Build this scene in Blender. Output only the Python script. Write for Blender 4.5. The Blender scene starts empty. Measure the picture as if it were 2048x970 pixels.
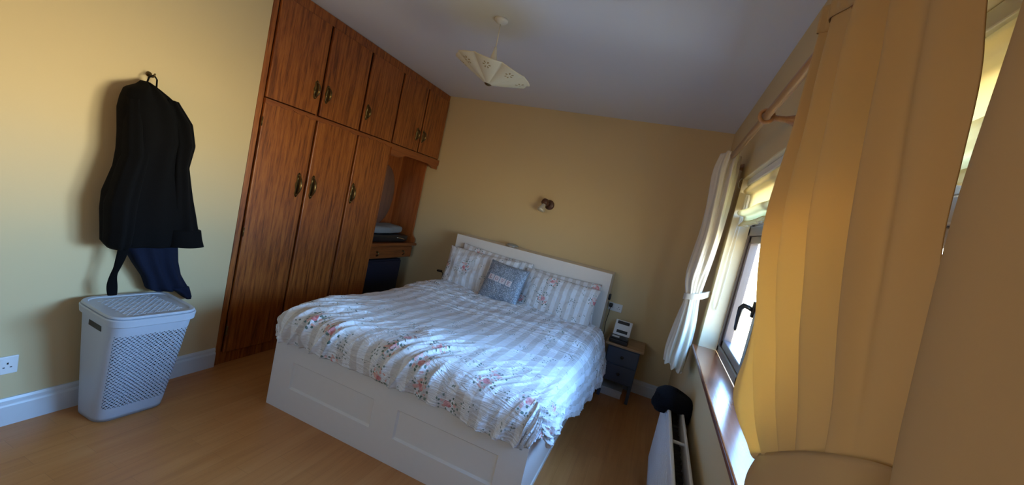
import bpy, bmesh, math, random
from mathutils import Vector, Matrix, noise
from math import pi, sin, cos, radians as R
random.seed(7)
sc = bpy.context.scene
C = sc.collection

# ---------------------------------------------------------------- camera, world, lights, exposure
cam_d = bpy.data.cameras.new('camera'); cam = bpy.data.objects.new('camera', cam_d); C.objects.link(cam)
cam_d.sensor_fit = 'HORIZONTAL'; cam_d.sensor_width = 36.0
cam_d.lens = 813.04 / 2048 * 36.0; cam_d.clip_start = 0.02
# columns: camera right, up, back in world space
rx = Vector((0.91286118, 0.34413609, 0.21966979))
dn = Vector((0.2351931, -0.00346446, -0.97194249))
fw = Vector((-0.33371945, 0.93891339, -0.084101))
m = Matrix((rx, -dn, -fw)).transposed().to_4x4()
m.translation = Vector((0, 0, 1.509))
cam.matrix_world = m
sc.camera = cam

sc.view_settings.view_transform = 'Standard'
sc.view_settings.look = 'None'
sc.view_settings.exposure = 0.27
sc.view_settings.gamma = 1.0
sc.view_settings.use_curve_mapping = False
try:
    sc.cycles.use_denoising = True
    sc.cycles.max_bounces = 8; sc.cycles.diffuse_bounces = 6; sc.cycles.transparent_max_bounces = 12
    sc.cycles.sample_clamp_indirect = 6.0
except Exception: pass

w = bpy.data.worlds.new('world'); sc.world = w; w.use_nodes = True
nt = w.node_tree; nt.nodes.clear()
out = nt.nodes.new('ShaderNodeOutputWorld'); bg = nt.nodes.new('ShaderNodeBackground')
tc = nt.nodes.new('ShaderNodeTexCoord'); sx = nt.nodes.new('ShaderNodeSeparateXYZ'); cr = nt.nodes.new('ShaderNodeValToRGB')
mr = nt.nodes.new('ShaderNodeMapRange')
mr.inputs['From Min'].default_value = -1; mr.inputs['From Max'].default_value = 1
nt.links.new(tc.outputs['Generated'], sx.inputs[0]); nt.links.new(sx.outputs['Z'], mr.inputs['Value'])
nt.links.new(mr.outputs[0], cr.inputs[0]); nt.links.new(cr.outputs[0], bg.inputs['Color']); nt.links.new(bg.outputs[0], out.inputs['Surface'])
e = cr.color_ramp.elements
e[0].position = 0.0; e[0].color = (0.05, 0.055, 0.065, 1)        # ground close by, seen steeply from above
e[1].position = 1.0; e[1].color = (0.14, 0.24, 0.42, 1)        # zenith
for p_, c_ in ((0.20, (0.10, 0.11, 0.13)), (0.34, (0.34, 0.31, 0.26)), (0.43, (0.85, 0.70, 0.46)), (0.50, (1.0, 0.90, 0.72)), (0.53, (0.52, 0.72, 1.0)), (0.60, (0.31, 0.57, 1.0)), (0.80, (0.20, 0.42, 0.90))):
    k = e.new(p_); k.color = (*c_, 1)
SKY = 14.5
# the brightest part of the hazy sky stands obliquely beyond the far end of the window
def wmath(op, a, b):
    nd = nt.nodes.new('ShaderNodeMath'); nd.operation = op
    for i, v in enumerate((a, b)):
        if isinstance(v, (int, float)): nd.inputs[i].default_value = v
        else: nt.links.new(v, nd.inputs[i])
    return nd.outputs[0]
dp_ = wmath('ADD', wmath('MULTIPLY', sx.outputs['X'], 0.925), wmath('MULTIPLY', sx.outputs['Y'], 0.38))
hl = wmath('POWER', wmath('ADD', wmath('POWER', sx.outputs['X'], 2), wmath('POWER', sx.outputs['Y'], 2)), 0.5)
lobe = wmath('POWER', wmath('MAXIMUM', wmath('DIVIDE', dp_, wmath('MAXIMUM', hl, 0.001)), 0.0), 38)
nt.links.new(wmath('MULTIPLY', wmath('ADD', wmath('MULTIPLY', lobe, 3.6), 1.0), SKY), bg.inputs['Strength'])

def area(name, loc, rot, sx_, sy_, power=0, col=(1, 1, 1), portal=False):
    d = bpy.data.lights.new(name, 'AREA'); d.shape = 'RECTANGLE'; d.size = sx_; d.size_y = sy_
    d.energy = power; d.color = col
    if portal: d.cycles.is_portal = True
    o = bpy.data.objects.new(name, d); C.objects.link(o); o.location = loc; o.rotation_euler = rot
    return o
YF_ = -1.2
area('window_portal', (0.60, 1.855, 1.45), (0, R(90), 0), 1.16, 2.25, portal=True)
# added window behind the camera, invented to fill light onto the bed foot
area('rear_fill_portal', (-1.45, YF_ - 0.09, 1.45), (R(90), 0, 0), 1.3, 0.98, portal=True)

# ---------------------------------------------------------------- helpers
def link(o): C.objects.link(o); return o
def mesh_obj(name, bm, mat, parent=None, smooth=False):
    me = bpy.data.meshes.new(name); bmesh.ops.recalc_face_normals(bm, faces=bm.faces)
    bm.to_mesh(me); bm.free()
    if smooth:
        for p in me.polygons: p.use_smooth = True
    if mat: me.materials.append(mat)
    o = link(bpy.data.objects.new(name, me))
    if parent:
        o.parent = parent; o.matrix_parent_inverse = Matrix.Identity(4)
        o.location = -Vector(parent_world(parent)); 
    return o
def parent_world(p):
    v = Vector(p.location)
    while p.parent: p = p.parent; v = v + Vector(p.location)
    return v
def tag(o, label=None, cat=None, group=None, kind=None):
    if label: o['label'] = label
    if cat: o['category'] = cat
    if group: o['group'] = group
    if kind: o['kind'] = kind
    return o
def thing(name, label, cat, loc=(0, 0, 0), group=None):
    o = link(bpy.data.objects.new(name, None)); o.location = loc; o.empty_display_size = 0.05
    return tag(o, label, cat, group)
def struct(name, bm, mat, smooth=False): return tag(mesh_obj(name, bm, mat, None, smooth), kind='structure')
def NB(): return bmesh.new()
def box(bm, x0, x1, y0, y1, z0, z1, bev=0.0, seg=2, M=None):
    r = bmesh.ops.create_cube(bm, size=1.0)
    vs = r['verts']
    for v in vs:
        v.co = Vector(((x0 + x1) / 2 + v.co.x * (x1 - x0), (y0 + y1) / 2 + v.co.y * (y1 - y0), (z0 + z1) / 2 + v.co.z * (z1 - z0)))
    if bev > 0:
        es = list({e_ for v in vs for e_ in v.link_edges})
        r2 = bmesh.ops.bevel(bm, geom=es, offset=bev, segments=seg, affect='EDGES', profile=0.5)
        vs = list({v for f in r2['faces'] for v in f.verts} | {v for v in vs if v.is_valid})
    if M is not None:
        for v in vs: v.co = M @ v.co
    return vs
def tube(bm, pts, rad, n=10, caps=True, closed=False):
    pts = [Vector(p) for p in pts]; N = len(pts)
    rads = rad if isinstance(rad, (list, tuple)) else [rad] * N
    rings = []; up = None
    for i, p in enumerate(pts):
        if closed: t = pts[(i + 1) % N] - pts[i - 1]
        else: t = pts[min(i + 1, N - 1)] - pts[max(i - 1, 0)]
        t.normalize()
        if up is None:
            up = Vector((0, 0, 1)) if abs(t.z) < 0.9 else Vector((1, 0, 0))
        a = t.cross(up).normalized(); b = a.cross(t).normalized(); up = b
        rings.append([bm.verts.new(p + (a * cos(2 * pi * k_ / n) + b * sin(2 * pi * k_ / n)) * rads[i]) for k_ in range(n)])
    for i in range(N if closed else N - 1):
        A, B = rings[i], rings[(i + 1) % N]
        for k_ in range(n): bm.faces.new((A[k_], A[(k_ + 1) % n], B[(k_ + 1) % n], B[k_]))
    if caps and not closed:
        bm.faces.new(rings[0][::-1]); bm.faces.new(rings[-1])
def lathe(bm, prof, center, axis=(0, 0, 1), n=32):
    ax = Vector(axis).normalized(); q = Vector((0, 0, 1)).rotation_difference(ax); c = Vector(center)
    rings = []
    for r, z in prof:
        if r < 1e-5: rings.append([bm.verts.new(c + q @ Vector((0, 0, z)))])
        else: rings.append([bm.verts.new(c + q @ Vector((r * cos(2 * pi * k_ / n), r * sin(2 * pi * k_ / n), z))) for k_ in range(n)])
    for A, B in zip(rings, rings[1:]):
        if len(A) == 1 and len(B) == 1: continue
        for k_ in range(n):
            k2 = (k_ + 1) % n
            if len(A) == 1: bm.faces.new((A[0], B[k_], B[k2]))
            elif len(B) == 1: bm.faces.new((A[k_], A[k2], B[0]))
            else: bm.faces.new((A[k_], A[k2], B[k2], B[k_]))
def prism(bm, pts, d):
    """polygon points (3d) extruded by vector d"""
    d = Vector(d); A = [bm.verts.new(Vector(p)) for p in pts]; B = [bm.verts.new(Vector(p) + d) for p in pts]
    bm.faces.new(A); bm.faces.new(B[::-1]); n = len(A)
    for i in range(n): bm.faces.new((A[i], B[i], B[(i + 1) % n], A[(i + 1) % n]))
def grid(bm, nu, nv, f, uvf=None, close_u=False):
    V = [[bm.verts.new(f(i / nu, j / nv)) for i in range(nu if close_u else nu + 1)] for j in range(nv + 1)]
    uvl = bm.loops.layers.uv.verify() if uvf else None
    for j in range(nv):
        for i in range(nu):
            i2 = (i + 1) % nu if close_u else i + 1
            fc = bm.faces.new((V[j][i], V[j][i2], V[j + 1][i2], V[j + 1][i]))
            if uvf:
                for lp, (a, b) in zip(fc.loops, ((i, j), (i + 1, j), (i + 1, j + 1), (i, j + 1))):
                    lp[uvl].uv = uvf(a / nu, b / nv)
    return V
def interp(xs, ys, x):
    if x <= xs[0]: return ys[0]
    for i in range(1, len(xs)):
        if x <= xs[i]:
            t = (x - xs[i - 1]) / (xs[i] - xs[i - 1]); return ys[i - 1] + (ys[i] - ys[i - 1]) * t
    return ys[-1]
def catmull(P, t):
    n = len(P) - 1; s = min(max(t, 0), 1) * n; i = min(int(s), n - 1); u = s - i
    p0 = P[max(i - 1, 0)]; p1 = P[i]; p2 = P[i + 1]; p3 = P[min(i + 2, n)]
    return 0.5 * ((2 * p1) + (p2 - p0) * u + (2 * p0 - 5 * p1 + 4 * p2 - p3) * u * u + (3 * p1 - p0 - 3 * p2 + p3) * u ** 3)
def smst(a, b, x):
    t = min(max((x - a) / (b - a), 0), 1); return t * t * (3 - 2 * t)

# ---------------------------------------------------------------- materials
class MT:
    def __init__(s, name):
        s.m = bpy.data.materials.new(name); s.m.use_nodes = True; s.t = s.m.node_tree
        s.b = s.t.nodes['Principled BSDF']; s.o = s.t.nodes['Material Output']
    def n(s, typ, **kw):
        nd = s.t.nodes.new(typ)
        for k_, v in kw.items():
            if k_.startswith('i_'):
                key = k_[2:]; key = int(key) if key.isdigit() else key.replace('_', ' ')
                nd.inputs[key].default_value = v
            else: setattr(nd, k_, v)
        return nd
    def l(s, a, b): s.t.links.new(a, b)
    def set(s, **kw):
        for k_, v in kw.items(): s.b.inputs[k_.replace('_', ' ')].default_value = v
        return s
    def math(s, op, a, b=None, clamp=False):
        nd = s.n('ShaderNodeMath', operation=op); nd.use_clamp = clamp
        for i, v in enumerate((a, b)):
            if v is None: continue
            if isinstance(v, (int, float)): nd.inputs[i].default_value = v
            else: s.l(v, nd.inputs[i])
        return nd.outputs[0]
    def mix(s, f, a, b):
        nd = s.n('ShaderNodeMix', data_type='RGBA')
        for sock, v in ((nd.inputs[0], f), (nd.inputs[6], a), (nd.inputs[7], b)):
            if isinstance(v, (int, float)): sock.default_value = v
            elif isinstance(v, tuple): sock.default_value = v if len(v) == 4 else (*v, 1)
            else: s.l(v, sock)
        return nd.outputs[2]
    def obj(s, scale=(1, 1, 1), rot=(0, 0, 0), which='Object'):
        c = s.n('ShaderNodeTexCoord'); mp = s.n('ShaderNodeMapping'); mp.inputs['Scale'].default_value = scale
        mp.inputs['Rotation'].default_value = rot
        s.l(c.outputs[which], mp.inputs[0]); return mp.outputs[0]
    def noise(s, vec, scale, detail=3, rough=0.5, dist=0):
        nd = s.n('ShaderNodeTexNoise'); nd.inputs['Scale'].default_value = scale; nd.inputs['Detail'].default_value = detail
        nd.inputs['Roughness'].default_value = rough; nd.inputs['Distortion'].default_value = dist
        s.l(vec, nd.inputs['Vector']); return nd.outputs['Fac']
    def bump(s, h, strength=0.2, dist=0.01):
        nd = s.n('ShaderNodeBump'); nd.inputs['Strength'].default_value = strength; nd.inputs['Distance'].default_value = dist
        s.l(h, nd.inputs['Height']); s.l(nd.outputs[0], s.b.inputs['Normal']); return nd
    def ramp(s, fac, *stops):
        nd = s.n('ShaderNodeValToRGB'); el = nd.color_ramp.elements
        el[0].position, el[0].color = stops[0][0], (*stops[0][1], 1); el[1].position, el[1].color = stops[-1][0], (*stops[-1][1], 1)
        for p, c_ in stops[1:-1]: x = el.new(p); x.color = (*c_, 1)
        s.l(fac, nd.inputs[0]); return nd.outputs[0]
def plain(name, col, rough=0.5, metal=0.0, var=0.06, bump=0.0, scale=30, **kw):
    t = MT(name); v = t.obj(); nz = t.noise(v, scale, 3)
    c2 = tuple(min(1, c_ * (1 - var)) for c_ in col)
    t.l(t.mix(nz, c2, tuple(min(1, c_ * (1 + var)) for c_ in col)), t.b.inputs['Base Color'])
    t.set(Roughness=rough, Metallic=metal, **kw)
    if bump: t.bump(nz, bump, 0.004)
    return t.m
def wall_mat():
    t = MT('wall_paint'); v = t.obj(); a = t.noise(v, 1.3, 3); b = t.noise(v, 140, 2)
    t.l(t.mix(a, (0.60, 0.475, 0.27), (0.64, 0.51, 0.295)), t.b.inputs['Base Color'])
    t.set(Roughness=0.75); t.bump(b, 0.06, 0.002); return t.m
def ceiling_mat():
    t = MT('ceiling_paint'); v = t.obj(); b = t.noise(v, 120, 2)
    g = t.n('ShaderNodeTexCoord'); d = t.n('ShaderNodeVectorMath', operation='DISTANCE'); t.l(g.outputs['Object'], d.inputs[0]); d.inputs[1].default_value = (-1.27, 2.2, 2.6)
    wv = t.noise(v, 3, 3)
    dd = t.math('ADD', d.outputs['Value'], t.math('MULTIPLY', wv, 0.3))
    f = t.n('ShaderNodeMapRange'); t.l(dd, f.inputs[0]); f.inputs['From Min'].default_value = 0.12; f.inputs['From Max'].default_value = 0.6; f.inputs['To Min'].default_value = 0.5; f.inputs['To Max'].default_value = 0.0  # yellowish reflected light around the ceiling rose, painted into the colour
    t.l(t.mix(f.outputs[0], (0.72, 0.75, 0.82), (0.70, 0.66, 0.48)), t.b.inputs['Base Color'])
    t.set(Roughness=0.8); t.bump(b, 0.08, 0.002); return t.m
def wood_mat(name, dark, mid, light, axis='z', scale=1.0, rough=0.38, contrast=1.0, coat=0.25):
    t = MT(name)
    sc_ = {'z': (9, 9, 0.55), 'y': (9, 0.55, 9), 'x': (0.55, 9, 9)}[axis]
    v = t.obj(tuple(q * scale for q in sc_))
    a = t.noise(v, 3.2, 6, 0.62, 0.35); b = t.noise(v, 14, 4, 0.6, 0.1)
    f = t.math('ADD', t.math('MULTIPLY', a, 0.72), t.math('MULTIPLY', b, 0.28))
    w2 = 0.16 / contrast
    t.l(t.ramp(f, (0.5 - w2, dark), (0.49, mid), (0.5 + w2, light)), t.b.inputs['Base Color'])
    t.set(Roughness=rough, Coat_Weight=coat, Coat_Roughness=0.25); t.bump(b, 0.08, 0.003)
    return t.m
def floor_mat():
    t = MT('laminate'); g = t.n('ShaderNodeTexCoord'); mp = t.n('ShaderNodeMapping'); mp.inputs['Rotation'].default_value = (0, 0, R(90))
    t.l(g.outputs['Object'], mp.inputs[0])
    br = t.n('ShaderNodeTexBrick'); t.l(mp.outputs[0], br.inputs['Vector'])
    br.inputs['Color1'].default_value = (0.1, 0.1, 0.1, 1); br.inputs['Color2'].default_value = (0.9, 0.9, 0.9, 1); br.inputs['Mortar'].default_value = (0.5, 0.5, 0.5, 1)
    br.inputs['Scale'].default_value = 1.0; br.inputs['Brick Width'].default_value = 0.46; br.inputs['Row Height'].default_value = 0.085
    br.inputs['Mortar Size'].default_value = 0.0012; br.offset = 0.37; br.offset_frequency = 2
    v = t.obj((14, 0.9, 14)); n1 = t.noise(v, 2.2, 5, 0.6, 0.4); n2 = t.noise(t.obj(), 2.0, 3)
    f = t.math('ADD', t.math('MULTIPLY', br.outputs['Color'], 0.16), t.math('ADD', t.math('MULTIPLY', n1, 0.6), t.math('MULTIPLY', n2, 0.35)))
    col = t.ramp(f, (0.25, (0.35, 0.135, 0.036)), (0.55, (0.48, 0.205, 0.062)), (0.9, (0.58, 0.285, 0.105)))
    t.l(t.mix(t.math('MULTIPLY', br.outputs['Fac'], 0.3), col, (0.20, 0.08, 0.025)), t.b.inputs['Base Color'])
    t.set(Roughness=0.33); t.bump(n1, 0.03, 0.002); return t.m
def bedding_mat(name, stripe=0.095, phase=0.0, flower=4.2, seed=0.0, crease=0.5, vmax=99.0):
    """cream and white stripes along v with scattered roses, leaves and small sprigs; uv in metres"""
    t = MT(name); g = t.n('ShaderNodeTexCoord'); sp = t.n('ShaderNodeSeparateXYZ'); t.l(g.outputs['UV'], sp.inputs[0])
    s = t.math('FRACT', t.math('ADD', t.math('DIVIDE', sp.outputs[0], stripe), phase))
    d = t.math('ABSOLUTE', t.math('SUBTRACT', s, 0.5))
    mr_ = t.n('ShaderNodeMapRange'); t.l(d, mr_.inputs[0]); mr_.inputs['From Min'].default_value = 0.21; mr_.inputs['From Max'].default_value = 0.27
    base = t.mix(mr_.outputs[0], (0.64, 0.63, 0.63), (0.80, 0.83, 0.88))
    mp = t.n('ShaderNodeMapping'); t.l(g.outputs['UV'], mp.inputs[0]); mp.inputs['Location'].default_value = (seed, seed * 1.7, 0)
    wn = t.n('ShaderNodeTexNoise'); wn.inputs['Scale'].default_value = 30; t.l(mp.outputs[0], wn.inputs['Vector'])
    wv = t.n('ShaderNodeVectorMath', operation='MULTIPLY_ADD'); t.l(wn.outputs['Color'], wv.inputs[0]); wv.inputs[1].default_value = (0.02, 0.02, 0); t.l(mp.outputs[0], wv.inputs[2])
    def vor(scale, rnd=0.75):
        vo = t.n('ShaderNodeTexVoronoi', voronoi_dimensions='2D', feature='F1'); vo.inputs['Scale'].default_value = scale; vo.inputs['Randomness'].default_value = rnd
        t.l(wv.outputs[0], vo.inputs['Vector']); return vo
    big = vor(flower); dist = t.math('DIVIDE', big.outputs['Distance'], flower)     # metres
    cs = t.n('ShaderNodeSeparateColor'); t.l(big.outputs['Color'], cs.inputs[0])
    has = t.math('MULTIPLY', t.math('GREATER_THAN', cs.outputs[0], 0.45), t.math('LESS_THAN', sp.outputs[1], vmax))
    fine = vor(58, 1.0); fc = t.n('ShaderNodeSeparateColor'); t.l(fine.outputs['Color'], fc.inputs[0])
    leafshape = t.math('LESS_THAN', fine.outputs['Distance'], 0.36)
    # leaves ring
    ring = t.math('MULTIPLY', t.math('LESS_THAN', dist, 0.066), has)
    leaf = t.math('MULTIPLY', t.math('MULTIPLY', ring, t.math('GREATER_THAN', fc.outputs[0], 0.55)), leafshape)
    sprig_area = t.math('GREATER_THAN', t.noise(mp.outputs[0], 9, 2), 0.585)
    sprig = t.math('MULTIPLY', t.math('MULTIPLY', sprig_area, t.math('GREATER_THAN', fc.outputs[1], 0.5)), t.math('LESS_THAN', fine.outputs['Distance'], 0.28))
    lf = t.math('MAXIMUM', leaf, t.math('MULTIPLY', sprig, 0.85))
    c1 = t.mix(lf, base, t.mix(fc.outputs[2], (0.09, 0.15, 0.13), (0.22, 0.30, 0.27)))
    # rose: two blooms
    pet = vor(75, 1.0); pc = t.n('ShaderNodeSeparateColor'); t.l(pet.outputs['Color'], pc.inputs[0])
    rose = t.math('MULTIPLY', t.math('LESS_THAN', dist, 0.019), has)
    rose2 = t.math('MULTIPLY', t.math('MULTIPLY', t.math('LESS_THAN', dist, 0.05), has), t.math('MULTIPLY', t.math('GREATER_THAN', fc.outputs[2], 0.66), t.math('LESS_THAN', fine.outputs['Distance'], 0.5)))
    c2 = t.mix(rose2, c1, t.mix(pc.outputs[1], (0.78, 0.50, 0.50), (0.72, 0.42, 0.36)))
    c3 = t.mix(rose, c2, t.mix(pc.outputs[0], (0.62, 0.17, 0.19), (0.80, 0.50, 0.52)))
    t.l(c3, t.b.inputs['Base Color'])
    t.set(Roughness=0.7, Sheen_Weight=0.15)
    mp2 = t.n('ShaderNodeMapping'); t.l(g.outputs['UV'], mp2.inputs[0]); mp2.inputs['Scale'].default_value = (5, 26, 1) if vmax < 50 else (14, 9, 1); mp2.inputs['Rotation'].default_value = (0, 0, 0.12)
    rn = t.noise(mp2.outputs[0], 1.0, 3, 0.55, 1.2); rid = t.math('POWER', t.math('SUBTRACT', 1.0, t.math('MULTIPLY', t.math('ABSOLUTE', t.math('SUBTRACT', rn, 0.5)), 4.0), True), 2.0)
    wr = t.noise(mp.outputs[0], 22, 4, 0.55, 0.6); t.bump(t.math('ADD', t.math('MULTIPLY', rid, 0.8), wr), crease, 0.014)
    return t.m
def cloth_mat(name, col, trans, tcol=None, weave=500, bump=0.05, streak=0.0):
    t = MT(name); v = t.obj(); nz = t.noise(v, weave, 2); n2 = t.noise(v, 4, 3)
    c1 = t.mix(n2, tuple(c_ * 0.94 for c_ in col), col)
    df = t.n('ShaderNodeBsdfDiffuse'); tr = t.n('ShaderNodeBsdfTranslucent'); mx = t.n('ShaderNodeMixShader')
    t.l(c1, df.inputs[0]); tr.inputs[0].default_value = (*(tcol or col), 1); mx.inputs[0].default_value = trans
    bp = t.n('ShaderNodeBump'); bp.inputs['Strength'].default_value = bump; bp.inputs['Distance'].default_value = 0.002; t.l(nz, bp.inputs['Height'])
    t.l(bp.outputs[0], df.inputs['Normal'])
    t.l(df.outputs[0], mx.inputs[1]); t.l(tr.outputs[0], mx.inputs[2]); t.l(mx.outputs[0], t.o.inputs[0])
    return t.m
def glass_mat(c=(0.93, 0.97, 0.96, 1)):
    t = MT('window_glass'); tr = t.n('ShaderNodeBsdfTransparent'); tr.inputs[0].default_value = c
    gl = t.n('ShaderNodeBsdfGlossy'); gl.inputs['Roughness'].default_value = 0.02
    mx = t.n('ShaderNodeMixShader'); mx.inputs[0].default_value = 0.05; t.l(tr.outputs[0], mx.inputs[1]); t.l(gl.outputs[0], mx.inputs[2]); t.l(mx.outputs[0], t.o.inputs[0]); return t.m
def hamper_mat():
    """grey plastic moulded with a lattice of small oval openings (uv: u,v in cells; outside 0..1 of second uv means solid)"""
    t = MT('hamper_lattice'); g = t.n('ShaderNodeTexCoord'); sp = t.n('ShaderNodeSeparateXYZ'); t.l(g.outputs['UV'], sp.inputs[0])
    def cell(offu, offv, rot):
        u = t.math('SUBTRACT', t.math('FRACT', t.math('ADD', sp.outputs[0], offu)), 0.5); v = t.math('SUBTRACT', t.math('FRACT', t.math('ADD', sp.outputs[1], offv)), 0.5)
        a = t.math('ADD', t.math('MULTIPLY', u, cos(rot)), t.math('MULTIPLY', v, sin(rot))); b = t.math('SUBTRACT', t.math('MULTIPLY', v, cos(rot)), t.math('MULTIPLY', u, sin(rot)))
        r = t.math('ADD', t.math('POWER', t.math('ABSOLUTE', t.math('DIVIDE', a, 0.36)), 2.0), t.math('POWER', t.math('ABSOLUTE', t.math('DIVIDE', b, 0.165)), 2.0))
        return t.math('LESS_THAN', r, 1.0)
    h = t.math('MAXIMUM', cell(0, 0, R(42)), cell(0.5, 0.5, R(-42)))
    c1 = (0.43, 0.475, 0.55)
    t.b.inputs['Base Color'].default_value = (*c1, 1); t.set(Roughness=0.42)
    gate = t.n('ShaderNodeMath', operation='MULTIPLY')
    def mask(spans, v0, v1):
        def between(o, a, b_): return t.math('MULTIPLY', t.math('GREATER_THAN', o, a), t.math('LESS_THAN', o, b_))
        m_ = None
        for a, b_ in spans:
            q = between(sp.outputs[0], round(a), round(b_)); m_ = q if m_ is None else t.math('MAXIMUM', m_, q)
        t.l(t.math('MULTIPLY', m_, between(sp.outputs[1], round(v0), round(v1))), gate.inputs[0])
    t.mask = mask; global LAT; LAT = t
    t.l(h, gate.inputs[1]); h = gate.outputs[0]
    # opening: see-through
    tr = t.n('ShaderNodeBsdfTransparent'); mx = t.n('ShaderNodeMixShader')
    t.l(h, mx.inputs[0]); t.l(t.b.outputs[0], mx.inputs[1]); t.l(tr.outputs[0], mx.inputs[2]); t.l(mx.outputs[0], t.o.inputs[0])
    return t.m
def glitter_mat():
    t = MT('glitter_cloth'); v = t.obj(); vo = t.n('ShaderNodeTexVoronoi'); vo.inputs['Scale'].default_value = 260; t.l(v, vo.inputs['Vector'])
    cs = t.n('ShaderNodeSeparateColor'); t.l(vo.outputs['Color'], cs.inputs[0])
    t.l(t.ramp(cs.outputs[0], (0.0, (0.14, 0.19, 0.26)), (0.6, (0.27, 0.34, 0.43)), (0.97, (0.66, 0.76, 0.90))), t.b.inputs['Base Color'])
    t.set(Roughness=0.45, Metallic=0.25); t.bump(vo.outputs['Distance'], 0.4, 0.002); return t.m
def shade_mat():
    t = MT('frilled_glass_shade'); g = t.n('ShaderNodeTexCoord'); sp = t.n('ShaderNodeSeparateXYZ'); t.l(g.outputs['UV'], sp.inputs[0])
    u = t.math('MULTIPLY', t.math('SUBTRACT', t.math('FRACT', sp.outputs[0]), 0.5), 1.0); v = t.math('MULTIPLY', t.math('SUBTRACT', sp.outputs[1], 0.74), 1.35)
    r = t.math('SQRT', t.math('ADD', t.math('POWER', u, 2.0), t.math('POWER', v, 2.0)))
    ang = t.math('ARCTAN2', v, u)
    p = t.math('MULTIPLY', t.math('GREATER_THAN', t.math('COSINE', t.math('MULTIPLY', ang, 6.0)), 0.25), t.math('MULTIPLY', t.math('LESS_THAN', r, 0.17), t.math('GREATER_THAN', r, 0.075)))
    c1 = t.mix(p, (0.80, 0.77, 0.62), (0.42, 0.33, 0.17))
    df = t.n('ShaderNodeBsdfDiffuse'); tr = t.n('ShaderNodeBsdfTranslucent'); mx = t.n('ShaderNodeMixShader'); mx.inputs[0].default_value = 0.35
    gl = t.n('ShaderNodeBsdfGlossy'); gl.inputs['Roughness'].default_value = 0.25; m2 = t.n('ShaderNodeMixShader'); m2.inputs[0].default_value = 0.05
    t.l(c1, df.inputs[0]); t.l(c1, tr.inputs[0]); t.l(df.outputs[0], mx.inputs[1]); t.l(tr.outputs[0], mx.inputs[2])
    t.l(mx.outputs[0], m2.inputs[1]); t.l(gl.outputs[0], m2.inputs[2]); t.l(m2.outputs[0], t.o.inputs[0]); return t.m

M = {}
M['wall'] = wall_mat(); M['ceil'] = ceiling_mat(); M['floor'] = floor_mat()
M['wood'] = wood_mat('red_varnished_wood', (0.130, 0.032, 0.006), (0.28, 0.078, 0.014), (0.40, 0.130, 0.024), 'z', 1.8, contrast=1.35)
M['wood_h'] = wood_mat('red_varnished_wood_crosswise', (0.16, 0.038, 0.009), (0.27, 0.075, 0.017), (0.34, 0.105, 0.024), 'y', 1.0)
M['wood_in'] = wood_mat('red_wood_panel', (0.22, 0.055, 0.012), (0.36, 0.10, 0.022), (0.46, 0.15, 0.035), 'z', 1.0)
M['sill'] = wood_mat('sill_hardwood', (0.17, 0.045, 0.020), (0.27, 0.080, 0.032), (0.34, 0.115, 0.05), 'y', 0.8, rough=0.16, coat=0.6)
M['rod'] = wood_mat('rod_wood', (0.28, 0.13, 0.05), (0.38, 0.19, 0.08), (0.46, 0.25, 0.11), 'y', 1.5)
M['skirt'] = plain('white_gloss_paint', (0.60, 0.655, 0.71), 0.35, var=0.02)
M['bedwhite'] = plain('white_foil', (0.76, 0.745, 0.72), 0.38, var=0.02)
M['frame'] = plain('dark_brown_upvc', (0.085, 0.062, 0.065), 0.32, var=0.05)
M['glass'] = glass_mat(); M['fill_window_glass'] = glass_mat((0.70, 0.61, 0.52, 1))  # second glass is tinted to warm the fill light of the added rear window
M['reveal'] = plain('reveal_paint', (0.74, 0.66, 0.47), 0.7, var=0.03)
M['brass'] = plain('aged_brass', (0.17, 0.115, 0.045), 0.28, 0.9, var=0.5, scale=60)
M['chrome'] = plain('polished_metal', (0.7, 0.7, 0.7), 0.15, 1.0)
M['blackp'] = plain('black_plastic', (0.012, 0.012, 0.014), 0.35)
M['whitep'] = plain('white_plastic', (0.72, 0.74, 0.76), 0.35, var=0.02)
M['greyp'] = plain('grey_plastic', (0.43, 0.475, 0.55), 0.42, var=0.02)
M['lattice'] = hamper_mat()
M['robe'] = plain('black_fleece', (0.0028, 0.0028, 0.0034), 1.0, var=0.3, bump=0.35, scale=180, Specular_IOR_Level=0.15)
M['navy'] = plain('navy_jersey', (0.006, 0.009, 0.024), 0.95, var=0.25, bump=0.2, scale=150, Specular_IOR_Level=0.2)
M['hat'] = plain('black_wool', (0.003, 0.0035, 0.006), 1.0, var=0.3, bump=0.6, scale=220, Specular_IOR_Level=0.15)
M['duvet'] = bedding_mat('floral_stripe_duvet', 0.095, 0.1, 5.2, 0.31, 0.5, 2.02)
M['pillow'] = bedding_mat('floral_stripe_pillowcase', 0.075, 0.3, 4.6, 2.13, 0.3)
M['glitter'] = glitter_mat()
M['tile'] = plain('pale_felt', (0.74, 0.68, 0.70), 0.8)
M['letter'] = plain('dusky_pink_thread', (0.42, 0.25, 0.27), 0.8)
M['mattress'] = plain('white_sheet', (0.80, 0.81, 0.84), 0.8, bump=0.1)
M['curtain'] = cloth_mat('cream_curtain_cloth', (0.58, 0.445, 0.275), 0.25, (0.84, 0.60, 0.22))
M['blind'] = cloth_mat('cream_blind_cloth', (0.80, 0.74, 0.58), 0.5, (0.86, 0.76, 0.50))
M['lining'] = cloth_mat('pale_curtain_cloth', (0.80, 0.76, 0.66), 0.25, (0.82, 0.68, 0.40))
M['blue'] = plain('slate_blue_paint', (0.055, 0.070, 0.105), 0.5, var=0.05)
M['oak'] = wood_mat('pale_oak', (0.26, 0.16, 0.08), (0.34, 0.21, 0.11), (0.40, 0.26, 0.14), 'x', 1.0)
M['rad'] = plain('radiator_enamel', (0.62, 0.62, 0.64), 0.35, var=0.02)
M['raddark'] = plain('dark_radiator_inside', (0.05, 0.05, 0.045), 0.8)  # fins between the panels in one dark tone
M['shade'] = shade_mat()
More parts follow.
